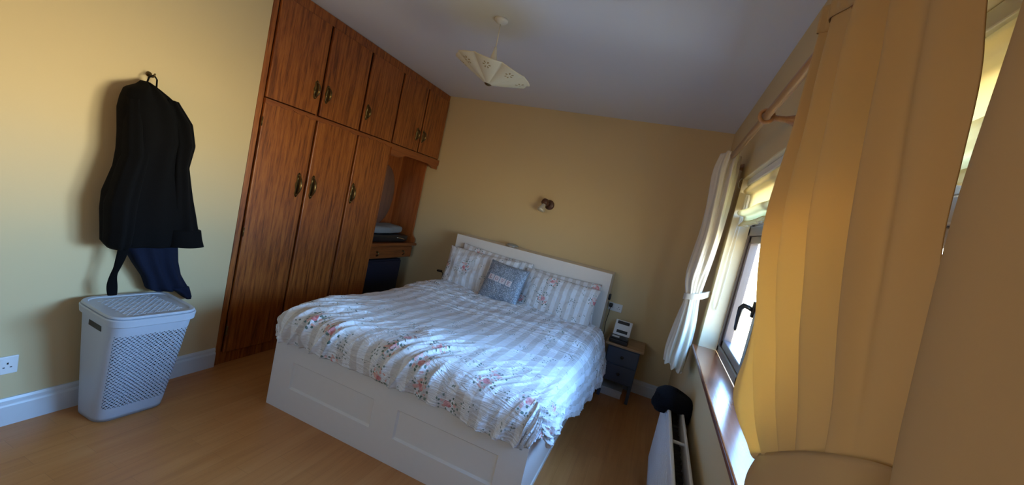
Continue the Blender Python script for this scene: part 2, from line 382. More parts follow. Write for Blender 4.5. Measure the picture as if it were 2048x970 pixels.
M['mirror'] = plain('mirror_silver', (0.55, 0.57, 0.6), 0.08, 1.0, var=0.01)
M['towel'] = plain('grey_towelling', (0.24, 0.26, 0.28), 0.95, var=0.1, bump=0.5, scale=260)
M['brownwood'] = plain('dark_turned_wood', (0.085, 0.035, 0.022), 0.4)
M['bulb'] = plain('clear_reflector_bulb', (0.62, 0.60, 0.52), 0.2, 0.4)
M['chest'] = plain('navy_painted_board', (0.012, 0.014, 0.030), 0.5)
M['paper'] = plain('white_card', (0.62, 0.64, 0.66), 0.6)
M['cord'] = plain('white_cord', (0.7, 0.68, 0.6), 0.6)
M['screen'] = plain('dark_glass_screen', (0.02, 0.022, 0.026), 0.1)
M['glassdish'] = plain('smoked_glass', (0.28, 0.32, 0.34), 0.12, 0.2)

# ---------------------------------------------------------------- room shell
XL, XR, YB, YF, ZC = -2.61, 0.386, 4.176, -1.2, 2.603
WY0, WY1, WZ0, WZ1 = 0.76, 2.95, 0.893, 2.012
bm = NB(); box(bm, -3.4, 0.60, YF - 0.1, YB + 0.1, -0.1, 0); struct('floor', bm, M['floor'])
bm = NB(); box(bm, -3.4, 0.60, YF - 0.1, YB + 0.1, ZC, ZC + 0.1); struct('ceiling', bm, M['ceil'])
bm = NB(); prism(bm, [(XL, YF, 0), (XL, 1.912, 0), (-3.22, 1.912, 0), (-3.22, YB, 0), (-3.32, YB, 0), (-3.32, YF, 0)], (0, 0, ZC)); struct('wall_left', bm, M['wall'])
bm = NB(); box(bm, -3.32, 0.56, YB, YB + 0.1, 0, ZC); struct('wall_back', bm, M['wall'])
V0, V1, V2, V3 = -2.10, -0.80, 0.96, 1.94
bm = NB(); box(bm, -3.32, V0, YF - 0.1, YF, 0, ZC); box(bm, V1, 0.56, YF - 0.1, YF, 0, ZC); box(bm, V0, V1, YF - 0.1, YF, 0, V2); box(bm, V0, V1, YF - 0.1, YF, V3, ZC); struct('wall_front', bm, M['wall'])
w2 = tag(link(bpy.data.objects.new('fill_window', None)), kind='structure'); w2.location = (-1.45, YF - 0.05, V2)  # unseen window, added only to let fill light in from behind
bm = NB(); s_ = 0.04
for q in ((V0, V1, V2, V2 + s_), (V0, V1, V3 - s_, V3), (V0, V0 + s_, V2, V3), (V1 - s_, V1, V2, V3)): box(bm, q[0], q[1], YF - 0.08, YF - 0.03, q[2], q[3], 0.004)
mesh_obj('window_frame', bm, M['frame'], w2)  # frame of the added fill window
bm = NB(); box(bm, V0 + s_, V1 - s_, YF - 0.058, YF - 0.052, V2 + s_, V3 - s_); mesh_obj('glass_pane', bm, M['fill_window_glass'], w2)  # tinted pane of the added fill window
bm = NB()
box(bm, XR, 0.56, YF, WY0, 0, ZC); box(bm, XR, 0.56, WY1, YB, 0, ZC); box(bm, XR, 0.56, WY0, WY1, 0, WZ0 - 0.03); box(bm, XR, 0.56, WY0, WY1, WZ1, ZC)
struct('wall_right', bm, M['wall'])
# painted lining of the window opening
bm = NB()
box(bm, XR + 0.001, 0.50, WY1 - 0.006, WY1, WZ0, WZ1); box(bm, XR + 0.001, 0.50, WY0, WY0 + 0.006, WZ0, WZ1); box(bm, XR + 0.001, 0.50, WY0, WY1, WZ1 - 0.006, WZ1)
struct('trim_1', bm, M['reveal'])
def skirting(name, a, b, nrm, h=0.132):
    """profile extruded from a to b, nrm = inward normal"""
    a = Vector(a); b = Vector(b); n = Vector(nrm)
    prof = [(0.0, 0), (0.020, 0), (0.020, h - 0.038), (0.017, h - 0.030), (0.013, h - 0.026), (0.013, h - 0.012), (0.008, h), (0, h)]
    bm = NB(); prism(bm, [a + n * p + Vector((0, 0, q)) for p, q in prof], b - a); return struct(name, bm, M['skirt'])
skirting('baseboard_left', (XL, YF, 0), (XL, 1.905, 0), (1, 0, 0))
skirting('baseboard_back', (-2.6, YB, 0), (XR, YB, 0), (0, -1, 0))
skirting('baseboard_right', (XR, YF, 0), (XR, YB, 0), (-1, 0, 0))

# ---------------------------------------------------------------- window
win = tag(link(bpy.data.objects.new('window_1', None)), kind='structure'); win.location = (0.53, 1.85, WZ0)
FX0, FX1 = 0.495, 0.56
zt = 1.665   # transom centre
bm = NB()
box(bm, FX0, FX1, WY0, WY1, WZ0, WZ0 + 0.05, 0.006); box(bm, FX0, FX1, WY0, WY1, WZ1 - 0.05, WZ1, 0.006)
box(bm, FX0, FX1, WY1 - 0.05, WY1, WZ0, WZ1, 0.006); box(bm, FX0, FX1, WY0, WY0 + 0.05, WZ0, WZ1, 0.006)
for y in (2.235, 1.49): box(bm, FX0, FX1, y - 0.03, y + 0.03, WZ0, WZ1, 0.006)
box(bm, FX0, FX1, WY0, WY1, zt - 0.005, zt + 0.055, 0.006)
mesh_obj('window_frame', bm, M['frame'], win)
panes = [(2.265, 2.90), (1.52, 2.205), (0.81, 1.46)]
for i, (y0, y1) in enumerate(panes):
    for (z0, z1) in ((WZ0 + 0.05, zt - 0.005), (zt + 0.055, WZ1 - 0.05)):
        bm = NB(); s = 0.045
        for bx_ in ((y0, y1, z0, z0 + s), (y0, y1, z1 - s, z1), (y0, y0 + s, z0, z1), (y1 - s, y1, z0, z1)):
            box(bm, 0.505, 0.552, bx_[0], bx_[1], bx_[2], bx_[3], 0.005)
        sash = mesh_obj('sash', bm, M['frame'], win)
        bm = NB(); box(bm, 0.526, 0.532, y0 + s - 0.005, y1 - s + 0.005, z0 + s - 0.005, z1 - s + 0.005)
        mesh_obj('glass_pane', bm, M['glass'], win)
# handle on the far casement
bm = NB()
box(bm, 0.488, 0.506, 2.272, 2.300, 1.24, 1.32, 0.004)
tube(bm, [(0.495, 2.286, 1.275), (0.472, 2.286, 1.285), (0.452, 2.290, 1.288), (0.444, 2.305, 1.27), (0.446, 2.322, 1.22), (0.450, 2.335, 1.16), (0.452, 2.338, 1.15)], [0.011, 0.012, 0.013, 0.013, 0.010, 0.008, 0.006], 10)
mesh_obj('window_handle', bm, M['blackp'], win, True)['label'] = 'black lever handle'
# sill
bm = NB(); box(bm, 0.350, 0.498, WY0 - 0.05, WY1 + 0.0, WZ0 - 0.028, WZ0, 0.007, 3)
struct('trim_2', bm, M['sill'])

# ---------------------------------------------------------------- wardrobe (fitted)
WX = XL
wd = thing('fitted_wardrobe', 'wall-to-wall fitted wardrobe of red-brown varnished wood with brass handles and an open dressing niche', 'wardrobe', (WX, 3.04, 0))
bm = NB()
box(bm, -3.18, WX - 0.02, 1.915, 1.945, 0, 2.598); box(bm, -3.18, WX - 0.02, 3.275, 3.295, 0, 1.84)
box(bm, -3.18, WX - 0.02, 1.945, 4.17, 1.845, 1.86); box(bm, -3.19, -3.17, 1.915, 4.17, 0, 2.598)
box(bm, -3.18, WX - 0.05, 1.945, 3.29, 0.0, 0.06)
mesh_obj('carcass', bm, M['wood_in'], wd)
bm = NB()   # face frame
T = 0.02
box(bm, WX - T, WX + 0.004, 1.913, 1.950, 0.0, 2.599, 0.002)
box(bm, WX - T, WX, 1.950, 4.172, 2.53, 2.599, 0.001)
box(bm, WX - T, WX, 1.950, 4.172, 1.825, 1.85)
for y in (2.387, 2.837, 3.290, 3.730, 4.166): box(bm, WX - T, WX - 0.001, y - 0.012, y + 0.006, 1.85, 2.53)
for y in (2.387, 2.837, 3.285): box(bm, WX - T, WX - 0.001, y - 0.012, y + 0.008, 0.09, 1.825)
box(bm, WX - T, WX, 1.950, 3.293, 0.0, 0.09)
mesh_obj('face_frame', bm, M['wood'], wd)
def scal(bm, y0, y1, zt_, n, x0, x1, amp=0.014):
    pts = [(x0, y0, zt_), (x0, y1, zt_)]
    N = n * 8
    for i in range(N + 1):
        t = i / N; y = y1 + (y0 - y1) * t; a = abs(sin(pi * n * t)); g = sin(pi * t)
        pts.append((x0, y, zt_ - 0.030 - amp * 0.5 * a + 0.012 * g))
    prism(bm, pts, (x1 - x0, 0, 0))
bm = NB()
for (y0, y1) in ((1.952, 2.384), (2.384, 2.834), (2.834, 3.290)): scal(bm, y0, y1, 1.853, 4, WX + 0.0, WX + 0.026, 0.02)
mesh_obj('scalloped_rail', bm, M['wood_h'], wd)
bm = NB()
y0, y1 = 3.290, 4.150
pts = [(0, y0, 1.853), (0, 4.172, 1.853), (0, 4.172, 1.80), (0, y1, 1.78), (0, y1, 1.742), (0, y1 - 0.10, 1.742)]
for i in range(13):
    t = i / 12; pts.append((0, y1 - 0.10 - t * 0.62, 1.745 + 0.034 * smst(0, 0.16, t) * (1 if t < 0.84 else 1 - smst(0.84, 1, t) * 1.0)))
pts += [(0, y0, 1.742)]
pts = [(WX + 0.003, p[1], p[2]) for p in pts]
prism(bm, pts, (0.022, 0, 0)); mesh_obj('niche_pelmet', bm, M['wood_h'], wd)
def brass_handle(y, z, L, par, dx=0.0):
    bm = NB(); X = WX + 0.022 + dx
    # back plate with pointed ends
    N = 14; prof = []
    for i in range(N + 1):
        t = i / N * 2 - 1; wv = 0.009 + 0.010 * (1 - abs(t)) ** 0.6 + 0.003 * cos(t * 9); wv *= (1 if abs(t) < 0.97 else 0.45); prof.append((t * L / 2, wv))
    pts = [(X, y + wv, z + zz) for zz, wv in prof] + [(X, y - wv, z + zz) for zz, wv in prof[::-1]]
    prism(bm, pts, (0.004, 0, 0))
    path = [(X + 0.003, y, z + L * 0.36), (X + 0.016, y, z + L * 0.33), (X + 0.030, y, z + L * 0.18), (X + 0.034, y, z), (X + 0.030, y, z - L * 0.18), (X + 0.016, y, z - L * 0.33), (X + 0.003, y, z - L * 0.36)]
    P = [Vector(p) for p in path]; pp = [catmull(P, i / 18) for i in range(19)]
    tube(bm, pp, [0.0055 + 0.005 * sin(pi * i / 18) ** 2 for i in range(19)], 10)
    for s in (-1, 1): lathe(bm, [(0, 0), (0.008, 0.001), (0.009, 0.006), (0.004, 0.011), (0, 0.012)], (X + 0.002, y, z + s * L * 0.40), (1, 0, 0), 12)
    return mesh_obj('handle', bm, M['brass'], par, True)
ups = [(1.957, 2.370, 2.327), (2.399, 2.820, 2.436), (2.849, 3.273, 2.884), (3.302, 3.713, 3.652), (3.742, 4.150, 3.765)]
for y0, y1, hy in ups:
    bm = NB(); box(bm, WX - 0.002, WX + 0.018, y0, y1, 1.862, 2.524, 0.004)
    d = mesh_obj('upper_door', bm, M['wood'], wd); brass_handle(hy, 2.035, 0.135, d, -0.004)
for y0, y1, hy in [(1.957, 2.370, 2.313), (2.399, 2.820, 2.447), (2.847, 3.288, 2.883)]:
    bm = NB(); box(bm, WX - 0.002, WX + 0.018, y0, y1, 0.085, 1.835, 0.004)
    d = mesh_obj('lower_door', bm, M['wood'], wd); brass_handle(hy, 1.318, 0.185, d, -0.004)
for z in (1.70, 0.95, 0.25):
    bm = NB(); tube(bm, [(WX + 0.021, 1.953, z - 0.03), (WX + 0.021, 1.953, z + 0.03)], 0.005, 8); mesh_obj('hinge', bm, M['brass'], wd, True)
# niche
bm = NB(); box(bm, -3.07, -3.055, 3.296, 4.13, 0.84, 1.845); mesh_obj('niche_back_panel', bm, M['wood_in'], wd)
bm = NB()
pts = [(-3.06, 4.130, 0.84), (-3.06, 4.130, 1.845), (-2.66, 4.130, 1.845), (-2.715, 4.130, 1.80), (-2.725, 4.130, 1.70), (-2.725, 4.130, 0.95), (-2.715, 4.130, 0.925), (-2.685, 4.130, 0.90), (-2.675, 4.130, 0.87), (-2.68, 4.130, 0.84)]
prism(bm, pts, (0, 0.024, 0)); mesh_obj('niche_side_panel', bm, M['wood_in'], wd)
bm = NB(); box(bm, -3.07, -2.655, 3.296, 4.168, 0.812, 0.842, 0.008, 3); mesh_obj('dressing_top', bm, M['wood_h'], wd)
bm = NB(); box(bm, -3.05, -2.682, 3.300, 4.118, 0.672, 0.811, 0.003)
drw = mesh_obj('drawer_case', bm, M['wood_h'], wd)
bm = NB(); box(bm, -2.683, -2.668, 3.32, 4.105, 0.682, 0.795, 0.004); dr = mesh_obj('drawer_front', bm, M['wood_h'], wd)
for y in (3.48, 3.93):
    bm = NB(); tube(bm, [(-2.667, y, 0.755), (-2.650, y, 0.752), (-2.640, y, 0.735), (-2.648, y, 0.715), (-2.662, y, 0.708)], 0.006, 8)
    lathe(bm, [(0, 0), (0.012, 0.001), (0.010, 0.006), (0, 0.007)], (-2.668, y, 0.752), (1, 0, 0), 14)
    mesh_obj('drop_handle', bm, M['brass'], dr, True)
# dark cupboard standing in the kneehole
ch = thing('kneehole_cupboard', 'dark navy cupboard standing in the kneehole under the dressing top', 'cupboard', (-2.85, 3.63, 0))
bm = NB(); box(bm, -3.03, -2.69, 3.31, 3.955, 0.02, 0.655, 0.006); mesh_obj('body', bm, M['chest'], ch)
bm = NB(); box(bm, -2.691, -2.674, 3.32, 3.945, 0.04, 0.640, 0.004); cd = mesh_obj('door', bm, M['chest'], ch)
bm = NB(); box(bm, -3.0, -2.72, 3.34, 3.93, 0.0, 0.021); mesh_obj('plinth', bm, M['chest'], ch)
# oval mirror
mi = thing('oval_mirror', 'dim oval mirror hanging on the back panel of the dressing niche', 'mirror', (-3.045, 3.86, 1.33))
def ellipse_disc(bm, c, ry, rz, t, n=48):
    pts = [(c[0], c[1] + ry * cos(2 * pi * i / n), c[2] + rz * sin(2 * pi * i / n)) for i in range(n)]; prism(bm, pts, (t, 0, 0))
bm = NB(); ellipse_disc(bm, (-3.053, 3.84, 1.33), 0.235, 0.35, 0.010); mesh_obj('backing', bm, M['wood_h'], mi)
bm = NB(); ellipse_disc(bm, (-3.043, 3.84, 1.33), 0.225, 0.34, 0.004); mesh_obj('mirror_glass', bm, M['mirror'], mi)
# bag and towel on dressing top
def blob_box(bm, c, s, e1=0.35, nu=40, nv=20, amp=0.0, rot=0.0, seed=0, wf=9):
    """superellipsoid with noise"""
    def sp(v, e_): return math.copysign(abs(v) ** e_, v)
    def f(u, v):
        th = 2 * pi * u; ph = -pi / 2 + pi * v
        x = sp(cos(ph), e1) * sp(cos(th), e1); y = sp(cos(ph), e1) * sp(sin(th), e1); z = sp(sin(ph), e1)
        p = Vector((x * s[0], y * s[1], z * s[2]))
        n_ = noise.noise(Vector((p.x * wf + seed, p.y * wf, p.z * wf))) * amp
        p *= (1 + n_ / max(0.05, p.length))
        ca, sa = cos(rot), sin(rot); return Vector((c[0] + p.x * ca - p.y * sa, c[1] + p.x * sa + p.y * ca, c[2] + p.z))
    grid(bm, nu, nv, f, None, True)
bg_ = thing('laptop_bag', 'black soft bag lying flat on the dressing top', 'bag', (-2.86, 3.74, 0.842))
bm = NB(); blob_box(bm, (-2.86, 3.72, 0.885), (0.165, 0.36, 0.042), 0.35, 48, 20, 0.008); mesh_obj('body', bm, M['blackp'], bg_, True)
bm = NB(); tube(bm, [(-2.71, 3.80, 0.90), (-2.69, 3.86, 0.895), (-2.69, 3.93, 0.885), (-2.695, 3.97, 0.872)], 0.006, 8); mesh_obj('zip_pull', bm, M['chrome'], bg_, True)['label'] = 'pale metal zip pull'
tw = thing('folded_towel', 'grey towel folded in a roll on the black bag in the niche', 'towel', (-2.85, 3.75, 0.93))
bm = NB(); blob_box(bm, (-2.84, 3.80, 0.978), (0.105, 0.20, 0.045), 0.55, 48, 24, 0.014, 0.05, 3); mesh_obj('rolled_end', bm, M['towel'], tw, True)
bm = NB(); blob_box(bm, (-2.83, 3.60, 0.972), (0.115, 0.17, 0.040), 0.5, 48, 24, 0.016, -0.1, 8); mesh_obj('loose_end', bm, M['towel'], tw, True)

# ---------------------------------------------------------------- bed
BX0, BX1, BY0 = -2.0, -0.338, 1.837
bed = thing('storage_bed', 'white panelled double bed with drawers under it and a tall headboard against the back wall', 'bed', (-1.17, 2.9, 0))
HF = 0.462
bm = NB()
# footboard: stiles and rails around recessed panels
zi0, zi1 = 0.150, 0.316
ypan = [( -1.842, -1.235), (-1.078, -0.478)]
box(bm, BX0, BX1, BY0 + 0.012, BY0 + 0.030, 0, HF - 0.001)
def fr(x0, x1, z0, z1): box(bm, x0, x1, BY0, BY0 + 0.013, z0, z1)
fr(BX0, BX1, 0, zi0); fr(BX0, BX1, zi1, HF)
fr(BX0, ypan[0][0], zi0, zi1); fr(ypan[0][1], ypan[1][0], zi0, zi1); fr(ypan[1][1], BX1, zi0, zi1)
for (a, b) in ypan:   # sloping bead
    o_, d_ = 0.0, 0.010
    for (p, q) in (((a, zi0), (b, zi0)), ((a, zi1), (b, zi1))):
        s = d_ if p[1] == zi0 else -d_
        prism(bm, [(p[0], BY0 + 0.001, p[1]), (p[0], BY0 + 0.0125, p[1]), (p[0], BY0 + 0.0125, p[1] + s)], (b - a, 0, 0))
    for x, s in ((a, d_), (b, -d_)):
        prism(bm, [(x, BY0 + 0.001, zi0), (x, BY0 + 0.0125, zi0), (x + s, BY0 + 0.0125, zi0)], (0, 0, zi1 - zi0))
mesh_obj('footboard', bm, M['bedwhite'], bed)
for nm, x0, x1 in (('side_rail', BX0, BX0 + 0.02), ('side_rail', BX1 - 0.02, BX1)):
    bm = NB(); box(bm, x0, x1, BY0 + 0.03, 3.9, 0.275, HF - 0.005, 0.001); box(bm, x0, x1, BY0 + 0.03, 3.9, 0, 0.03); mesh_obj(nm, bm, M['bedwhite'], bed)
for y0, y1 in ((1.875, 2.86), (2.875, 3.89)):
    bm = NB(); box(bm, BX1 - 0.45, BX1 - 0.006, y0, y1, 0.035, 0.268, 0.003); mesh_obj('drawer', bm, M['bedwhite'], bed)
bm = NB(); box(bm, BX0 + 0.03, BX1 - 0.03, BY0 + 0.035, 3.89, 0.27, 0.545, 0.03, 3); mesh_obj('mattress', bm, M['mattress'], bed, True)
bm = NB()
box(bm, -2.012, -0.340, 3.90, 3.916, 0, 1.106, 0.001); box(bm, -2.012, -1.996, 3.916, 4.172, 0, 1.09); box(bm, -0.357, -0.341, 3.916, 4.172, 0, 1.106)
box(bm, -1.996, -0.357, 3.916, 4.172, 1.088, 1.105); box(bm, -1.996, -0.357, 3.916, 4.172, 0.66, 0.676)
mesh_obj('headboard', bm, M['bedwhite'], bed)

# duvet
def duvet():
    ob = tag(None or link(bpy.data.objects.new('duvet', None)), 'puffy striped duvet with pink roses and leaves spread over the whole bed', 'duvet')
    ob.location = (-1.17, 2.7, 0.56)
    XA, XB = -1.905, -0.385          # where the cloth starts to roll over each side
    YA, YE = 1.90, 3.78
    Lz, Rz = 0.26, 0.44              # hanging lengths (left, right)
    Fz = 0.250
    A0, A1 = XA - Lz, XB + Rz; B0, B1 = YA - Fz, YE
    def fold(d, r):
        if d <= 0: return 0.0, 0.0
        a = d / r
        if a < pi / 2: return r * sin(a), r * (1 - cos(a))
        return r, r + (d - r * pi / 2)
    def hgt(a, b):
        z = 0.615 + 0.040 * smst(0, 0.4, (a - XA)) * 0
        # soft puff
        z += 0.030 * sin(pi * min(max((a - XA) / (XB - XA), 0), 1)) ** 0.6
        z += 0.022 * noise.noise(Vector((a * 2.0, b * 2.0, 0.3)))
        z += 0.018 * smst(0.6, 0.0, a - XA)
        z -= 0.012 * smst(3.2, 3.75, b)
        return z
    def wr(a, b):
        h = 0.0
        head = smst(2.55, 3.1, b); foot = smst(2.6, 1.95, b); right = smst(-1.0, -0.5, a)
        # long creases running across the bed near the pillows
        q = Vector((a * 1.8 + 0.4 * b, b * 12 + 1.3 * sin(a * 2.2), 1.0))
        r1 = 1 - abs(noise.noise(q) * 2.2); r1 = max(r1, 0) ** 2
        q2 = Vector((a * 3.4, b * 24 + 2 * sin(a * 3), 5.0)); r1b = max(1 - abs(noise.noise(q2) * 2.4), 0) ** 2
        q5 = Vector((a * 5 + 2 * b, b * 30 + 5 * sin(a * 2.3), 11.0)); r5 = max(1 - abs(noise.noise(q5) * 2.6), 0) ** 1.5
        ptch = smst(-0.25, 0.2, noise.noise(Vector((a * 2.2, b * 2.6, 8.8))))
        h += head * (0.018 * r1 + 0.014 * r1b * ptch + 0.008 * r5 * ptch)
        # gathers fanning back from the foot edge
        q = Vector((a * 11 - (b - 1.9) * 5.5, b * 1.9, 9.0)); r2 = max(1 - abs(noise.noise(q) * 2.3), 0) ** 2.5
        q3 = Vector((a * 20 - (b - 1.9) * 9, b * 3.5, 3.0)); r3 = max(1 - abs(noise.noise(q3) * 2.4), 0) ** 2
        pm = 0.35 + 0.65 * smst(-0.1, 0.35, noise.noise(Vector((a * 2.7, b * 1.2, 4.4))))
        h += foot * pm * (0.023 * r2 + 0.009 * r3)
        q = Vector((a * 2.2 + 2 * b, b * 5 - 3 * a, 2.0)); r4 = max(1 - abs(noise.noise(q) * 2.2), 0) ** 3
        h += 0.011 * r4 * (0.4 + 0.6 * right)
        h += 0.006 * noise.noise(Vector((a * 6, b * 6, 7)))
        return h
    NU, NV = 380, 420
    def base(a, b):
        dl, dr_, df = max(0, XA - a), max(0, a - XB), max(0, YA - b)
        side = -1 if dl > 0 else 1; ds = dl + dr_
        full = Lz if dl > 0 else Rz
        eff = 0.255 if dl > 0 else 0.25 + 0.19 * smst(2.0, 2.9, b)
        ds_max = full
        if ds > 0 or df > 0:
            th = math.atan2(df / Fz, ds / full)
            q = max(df / Fz, ds / full)            # 0 at the mattress edge, 1 at the hem
            k_ = th / (pi / 2)
            length = eff * (1 - k_) + Fz * k_ - 0.05 * sin(2 * th) ** 2 * (1 if side > 0 else 0.3)
            d = q * length; r = 0.115 - 0.01 * k_
            e_, drop = fold(d, r)
            c_, s_ = cos(th), sin(th)
        else: e_ = drop = d = q = 0; c_ = s_ = k_ = 0
        x = min(max(a, XA), XB) + side * e_ * c_; y = max(b, YA) - e_ * s_
        z = hgt(min(max(a, XA), XB), max(b, YA)) - drop
        if dr_ > 0:
            h_ = smst(0.12, 0.45, d) * (1 - k_)
            x += 0.065 * h_ * smst(2.1, 3.6, b) + 0.014 * h_ * sin(b * 13 + 2 * sin(b * 4))
        if q > 0:                                   # gathers at the hem and the free corners
            g = smst(0.3, 1.0, q)
            cor = sin(2 * (k_ * pi / 2)) if ds > 0 and df > 0 else 0
            z += g * (0.003 * sin(a * 23 + 2 * sin(a * 6)) * k_)
            w_ = g * (0.006 + 0.013 * cor) * sin(k_ * 19 + a * 12 + b * 9)
            x += side * w_ * c_; y -= w_ * s_
            y += 0.008 * g * k_ * sin(a * 17 + 1.5 * sin(a * 7)) - 0.012 * sin(pi * min(q, 1)) * k_
            if dr_ > 0: z += 0.03 * cor * g
            z -= 0.006 * g
        return Vector((x, y, z))
    def f(u, v):
        a = A0 + (A1 - A0) * u; b = B0 + (B1 - B0) * v
        e_ = 0.004
        p = base(a, b); n = (base(a + e_, b) - base(a - e_, b)).cross(base(a, b + e_) - base(a, b - e_))
        if n.length < 1e-9: n = Vector((0, 0, 1))
        n.normalize()
        return p + n * wr(a, b)
    bm = NB(); grid(bm, NU, NV, f, lambda u, v: (A0 + (A1 - A0) * u, B0 + (B1 - B0) * v))
    o = mesh_obj('duvet_cover', bm, M['duvet'], ob, True)
    md = o.modifiers.new('thick', 'SOLIDIFY'); md.thickness = 0.012; md.offset = -1
    return ob
duvet()

# pillows
def soft_pillow(name, label, cat, cen, W, H, T, yaw, pitch, roll, mat, group=None, seed=0, amp=0.010, uvrot=False, flange=0.0):
    root = thing(name, label, cat, cen, group)
    Rm = Matrix.Rotation(R(yaw), 3, 'Z') @ Matrix.Rotation(R(pitch), 3, 'X') @ Matrix.Rotation(R(roll), 3, 'Y')
    bm = NB(); NU, NV = 70, 56
    def side(sg):
        def f(u, v):
            x = u * 2 - 1; z = v * 2 - 1
            th = T / 2 * (max(0, 1 - abs(x) ** 2.6) ** 0.55) * (max(0, 1 - abs(z) ** 2.6) ** 0.55)
            px = x * W / 2 * (1 - 0.045 * (1 - z * z) * (abs(x) ** 3)); pz = z * H / 2 * (1 - 0.055 * (1 - x * x) * (abs(z) ** 3))
            edge = min(1, 4 * (1 - abs(x))) * min(1, 4 * (1 - abs(z)))
            nn = noise.noise(Vector((x * 2.0 + seed, z * 2.0, sg * 3))) * amp * 2.0 + (max(1 - abs(noise.noise(Vector((x * 4 + seed + z * 2, z * 3 - x * 2, sg)))) * 2.3, 0) ** 2) * amp * 0.8
            y = sg * (th + nn * edge + 0.001)
            return Rm @ Vector((px, y, pz)) + Vector(cen)
        return f
    grid(bm, NU, NV, side(-1), lambda u, v: (u * W + seed, v * H + seed * 0.3)); grid(bm, NU, NV, side(1), lambda u, v: (u * W, v * H))
    bmesh.ops.remove_doubles(bm, verts=bm.verts, dist=0.0025)
    nm = {'pillow': 'pillowcase', 'cushion': 'cushion_cover'}[name]
    mesh_obj(nm, bm, mat, root, True)
    return root, Rm
soft_pillow('pillow', 'floral striped pillow at the back, against the headboard behind the left-hand pillow', 'pillow', (-1.50, 3.815, 0.805), 0.80, 0.44, 0.09, 0, -10, 2, M['pillow'], 'bed pillows', 5.2)
soft_pillow('pillow', 'floral striped pillow at the back, against the headboard nearer the window', 'pillow', (-0.80, 3.815, 0.775), 0.80, 0.42, 0.09, 0, -10, -1, M['pillow'], 'bed pillows', 8.1)
soft_pillow('pillow', 'front pillow with roses nearest the wardrobe side, leaning on the one behind', 'pillow', (-1.575, 3.68, 0.79), 0.77, 0.44, 0.15, 2, -17, -1, M['pillow'], 'bed pillows', 0.37)
soft_pillow('pillow', 'front pillow with roses nearest the bedside socket, partly behind the grey cushion', 'pillow', (-0.765, 3.68, 0.765), 0.74, 0.42, 0.15, -2, -19, 2, M['pillow'], 'bed pillows', 2.9)
cr_, Rm = soft_pillow('cushion', 'small grey glitter cushion with four pale lettered squares spelling LOVE', 'cushion', (-1.245, 3.52, 0.80), 0.40, 0.385, 0.11, -2, -22, 2.5, M['glitter'], None, 1.0, 0.004)
def onc(x, z, d=0.0):
    xx = x / 0.20; zz = z / 0.1925
    th = 0.055 * (max(0, 1 - abs(xx) ** 2.6) ** 0.55) * (max(0, 1 - abs(zz) ** 2.6) ** 0.55)
    return Rm @ Vector((x, -(th + 0.005 + d), z)) + Vector((-1.245, 3.52, 0.80))
def patch(bm, poly, d0, d1):
    A = [bm.verts.new(onc(px, pz, d0)) for px, pz in poly]; B = [bm.verts.new(onc(px, pz, d1)) for px, pz in poly]
    bm.faces.new(A); bm.faces.new(B[::-1])
    for i in range(len(A)): bm.faces.new((A[i], B[i], B[(i + 1) % len(A)], A[(i + 1) % len(A)]))
def rects(letter):
    t = 0.0045
    if letter == 'L': return [[(-.009, -.014), (-.004, -.014), (-.004, .014), (-.009, .014)], [(-.012, .012), (-.001, .012), (-.001, .015), (-.012, .015)], [(-.012, -.015), (.010, -.015), (.010, -.011), (-.012, -.011)], [(.007, -.012), (.010, -.012), (.010, -.006), (.007, -.006)]]
    if letter == 'V': return [[(-.012, .014), (-.006, .014), (.002, -.014), (-.001, -.015)], [(.009, .014), (.012, .014), (.001, -.015), (-.001, -.012)], [(-.014, .013), (-.004, .013), (-.004, .0155), (-.014, .0155)], [(.005, .013), (.014, .013), (.014, .0155), (.005, .0155)]]
    if letter == 'E': return [[(-.009, -.014), (-.004, -.014), (-.004, .014), (-.009, .014)], [(-.012, .011), (.010, .011), (.010, .015), (-.012, .015)], [(-.012, -.015), (.011, -.015), (.011, -.011), (-.012, -.011)], [(-.005, -.002), (.005, -.002), (.005, .0015), (-.005, .0015)]]
    out_ = []
    for i in range(20):
        a, b = 2 * pi * i / 20, 2 * pi * (i + 1) / 20
        out_.append([(.013 * cos(a), .015 * sin(a)), (.013 * cos(b), .015 * sin(b)), (.008 * cos(b), .012 * sin(b)), (.008 * cos(a), .012 * sin(a))])
    return out_
for i, L in enumerate('LOVE'):
    cx = -0.118 + i * 0.062 ; cz = 0.020 - i * 0.004; th = R(-4)
    rot2 = lambda p: (cx + p[0] * cos(th) - p[1] * sin(th), cz + p[0] * sin(th) + p[1] * cos(th))
    bm = NB(); s = 0.0265
    patch(bm, [rot2(p) for p in ((-s, -s), (s, -s), (s, s), (-s, s))], -0.002, 0.003)
    sq = mesh_obj('letter_square', bm, M['tile'], cr_)
    bm = NB()
    for poly in rects(L): patch(bm, [rot2((p[0] * 1.1, p[1] * 1.1)) for p in poly], 0.002, 0.0045)
    mesh_obj('letter', bm, M['letter'], sq)['label'] = 'letter ' + L

# ---------------------------------------------------------------- bedside things
ns = thing('bedside_table', 'small slate blue bedside table with a pale oak top in the far window corner', 'bedside table', (-0.075, 3.98, 0))
bm = NB(); box(bm, -0.245, 0.098, 3.775, 4.145, 0.492, 0.512, 0.003); mesh_obj('table_top', bm, M['oak'], ns)['label'] = 'pale oak top'
bm = NB(); box(bm, -0.215, 0.068, 3.80, 4.135, 0.165, 0.492); mesh_obj('body', bm, M['blue'], ns)
for z0, z1 in ((0.335, 0.480), (0.178, 0.325)):
    bm = NB(); box(bm, -0.208, 0.061, 3.790, 3.803, z0, z1, 0.002); d = mesh_obj('drawer', bm, M['blue'], ns)
    bm = NB(); lathe(bm, [(0, 0.026), (0.011, 0.024), (0.014, 0.016), (0.008, 0.006), (0.008, 0)], (-0.073, 3.792, (z0 + z1) / 2), (0, -1, 0), 18); mesh_obj('knob', bm, M['blackp'], d, True)
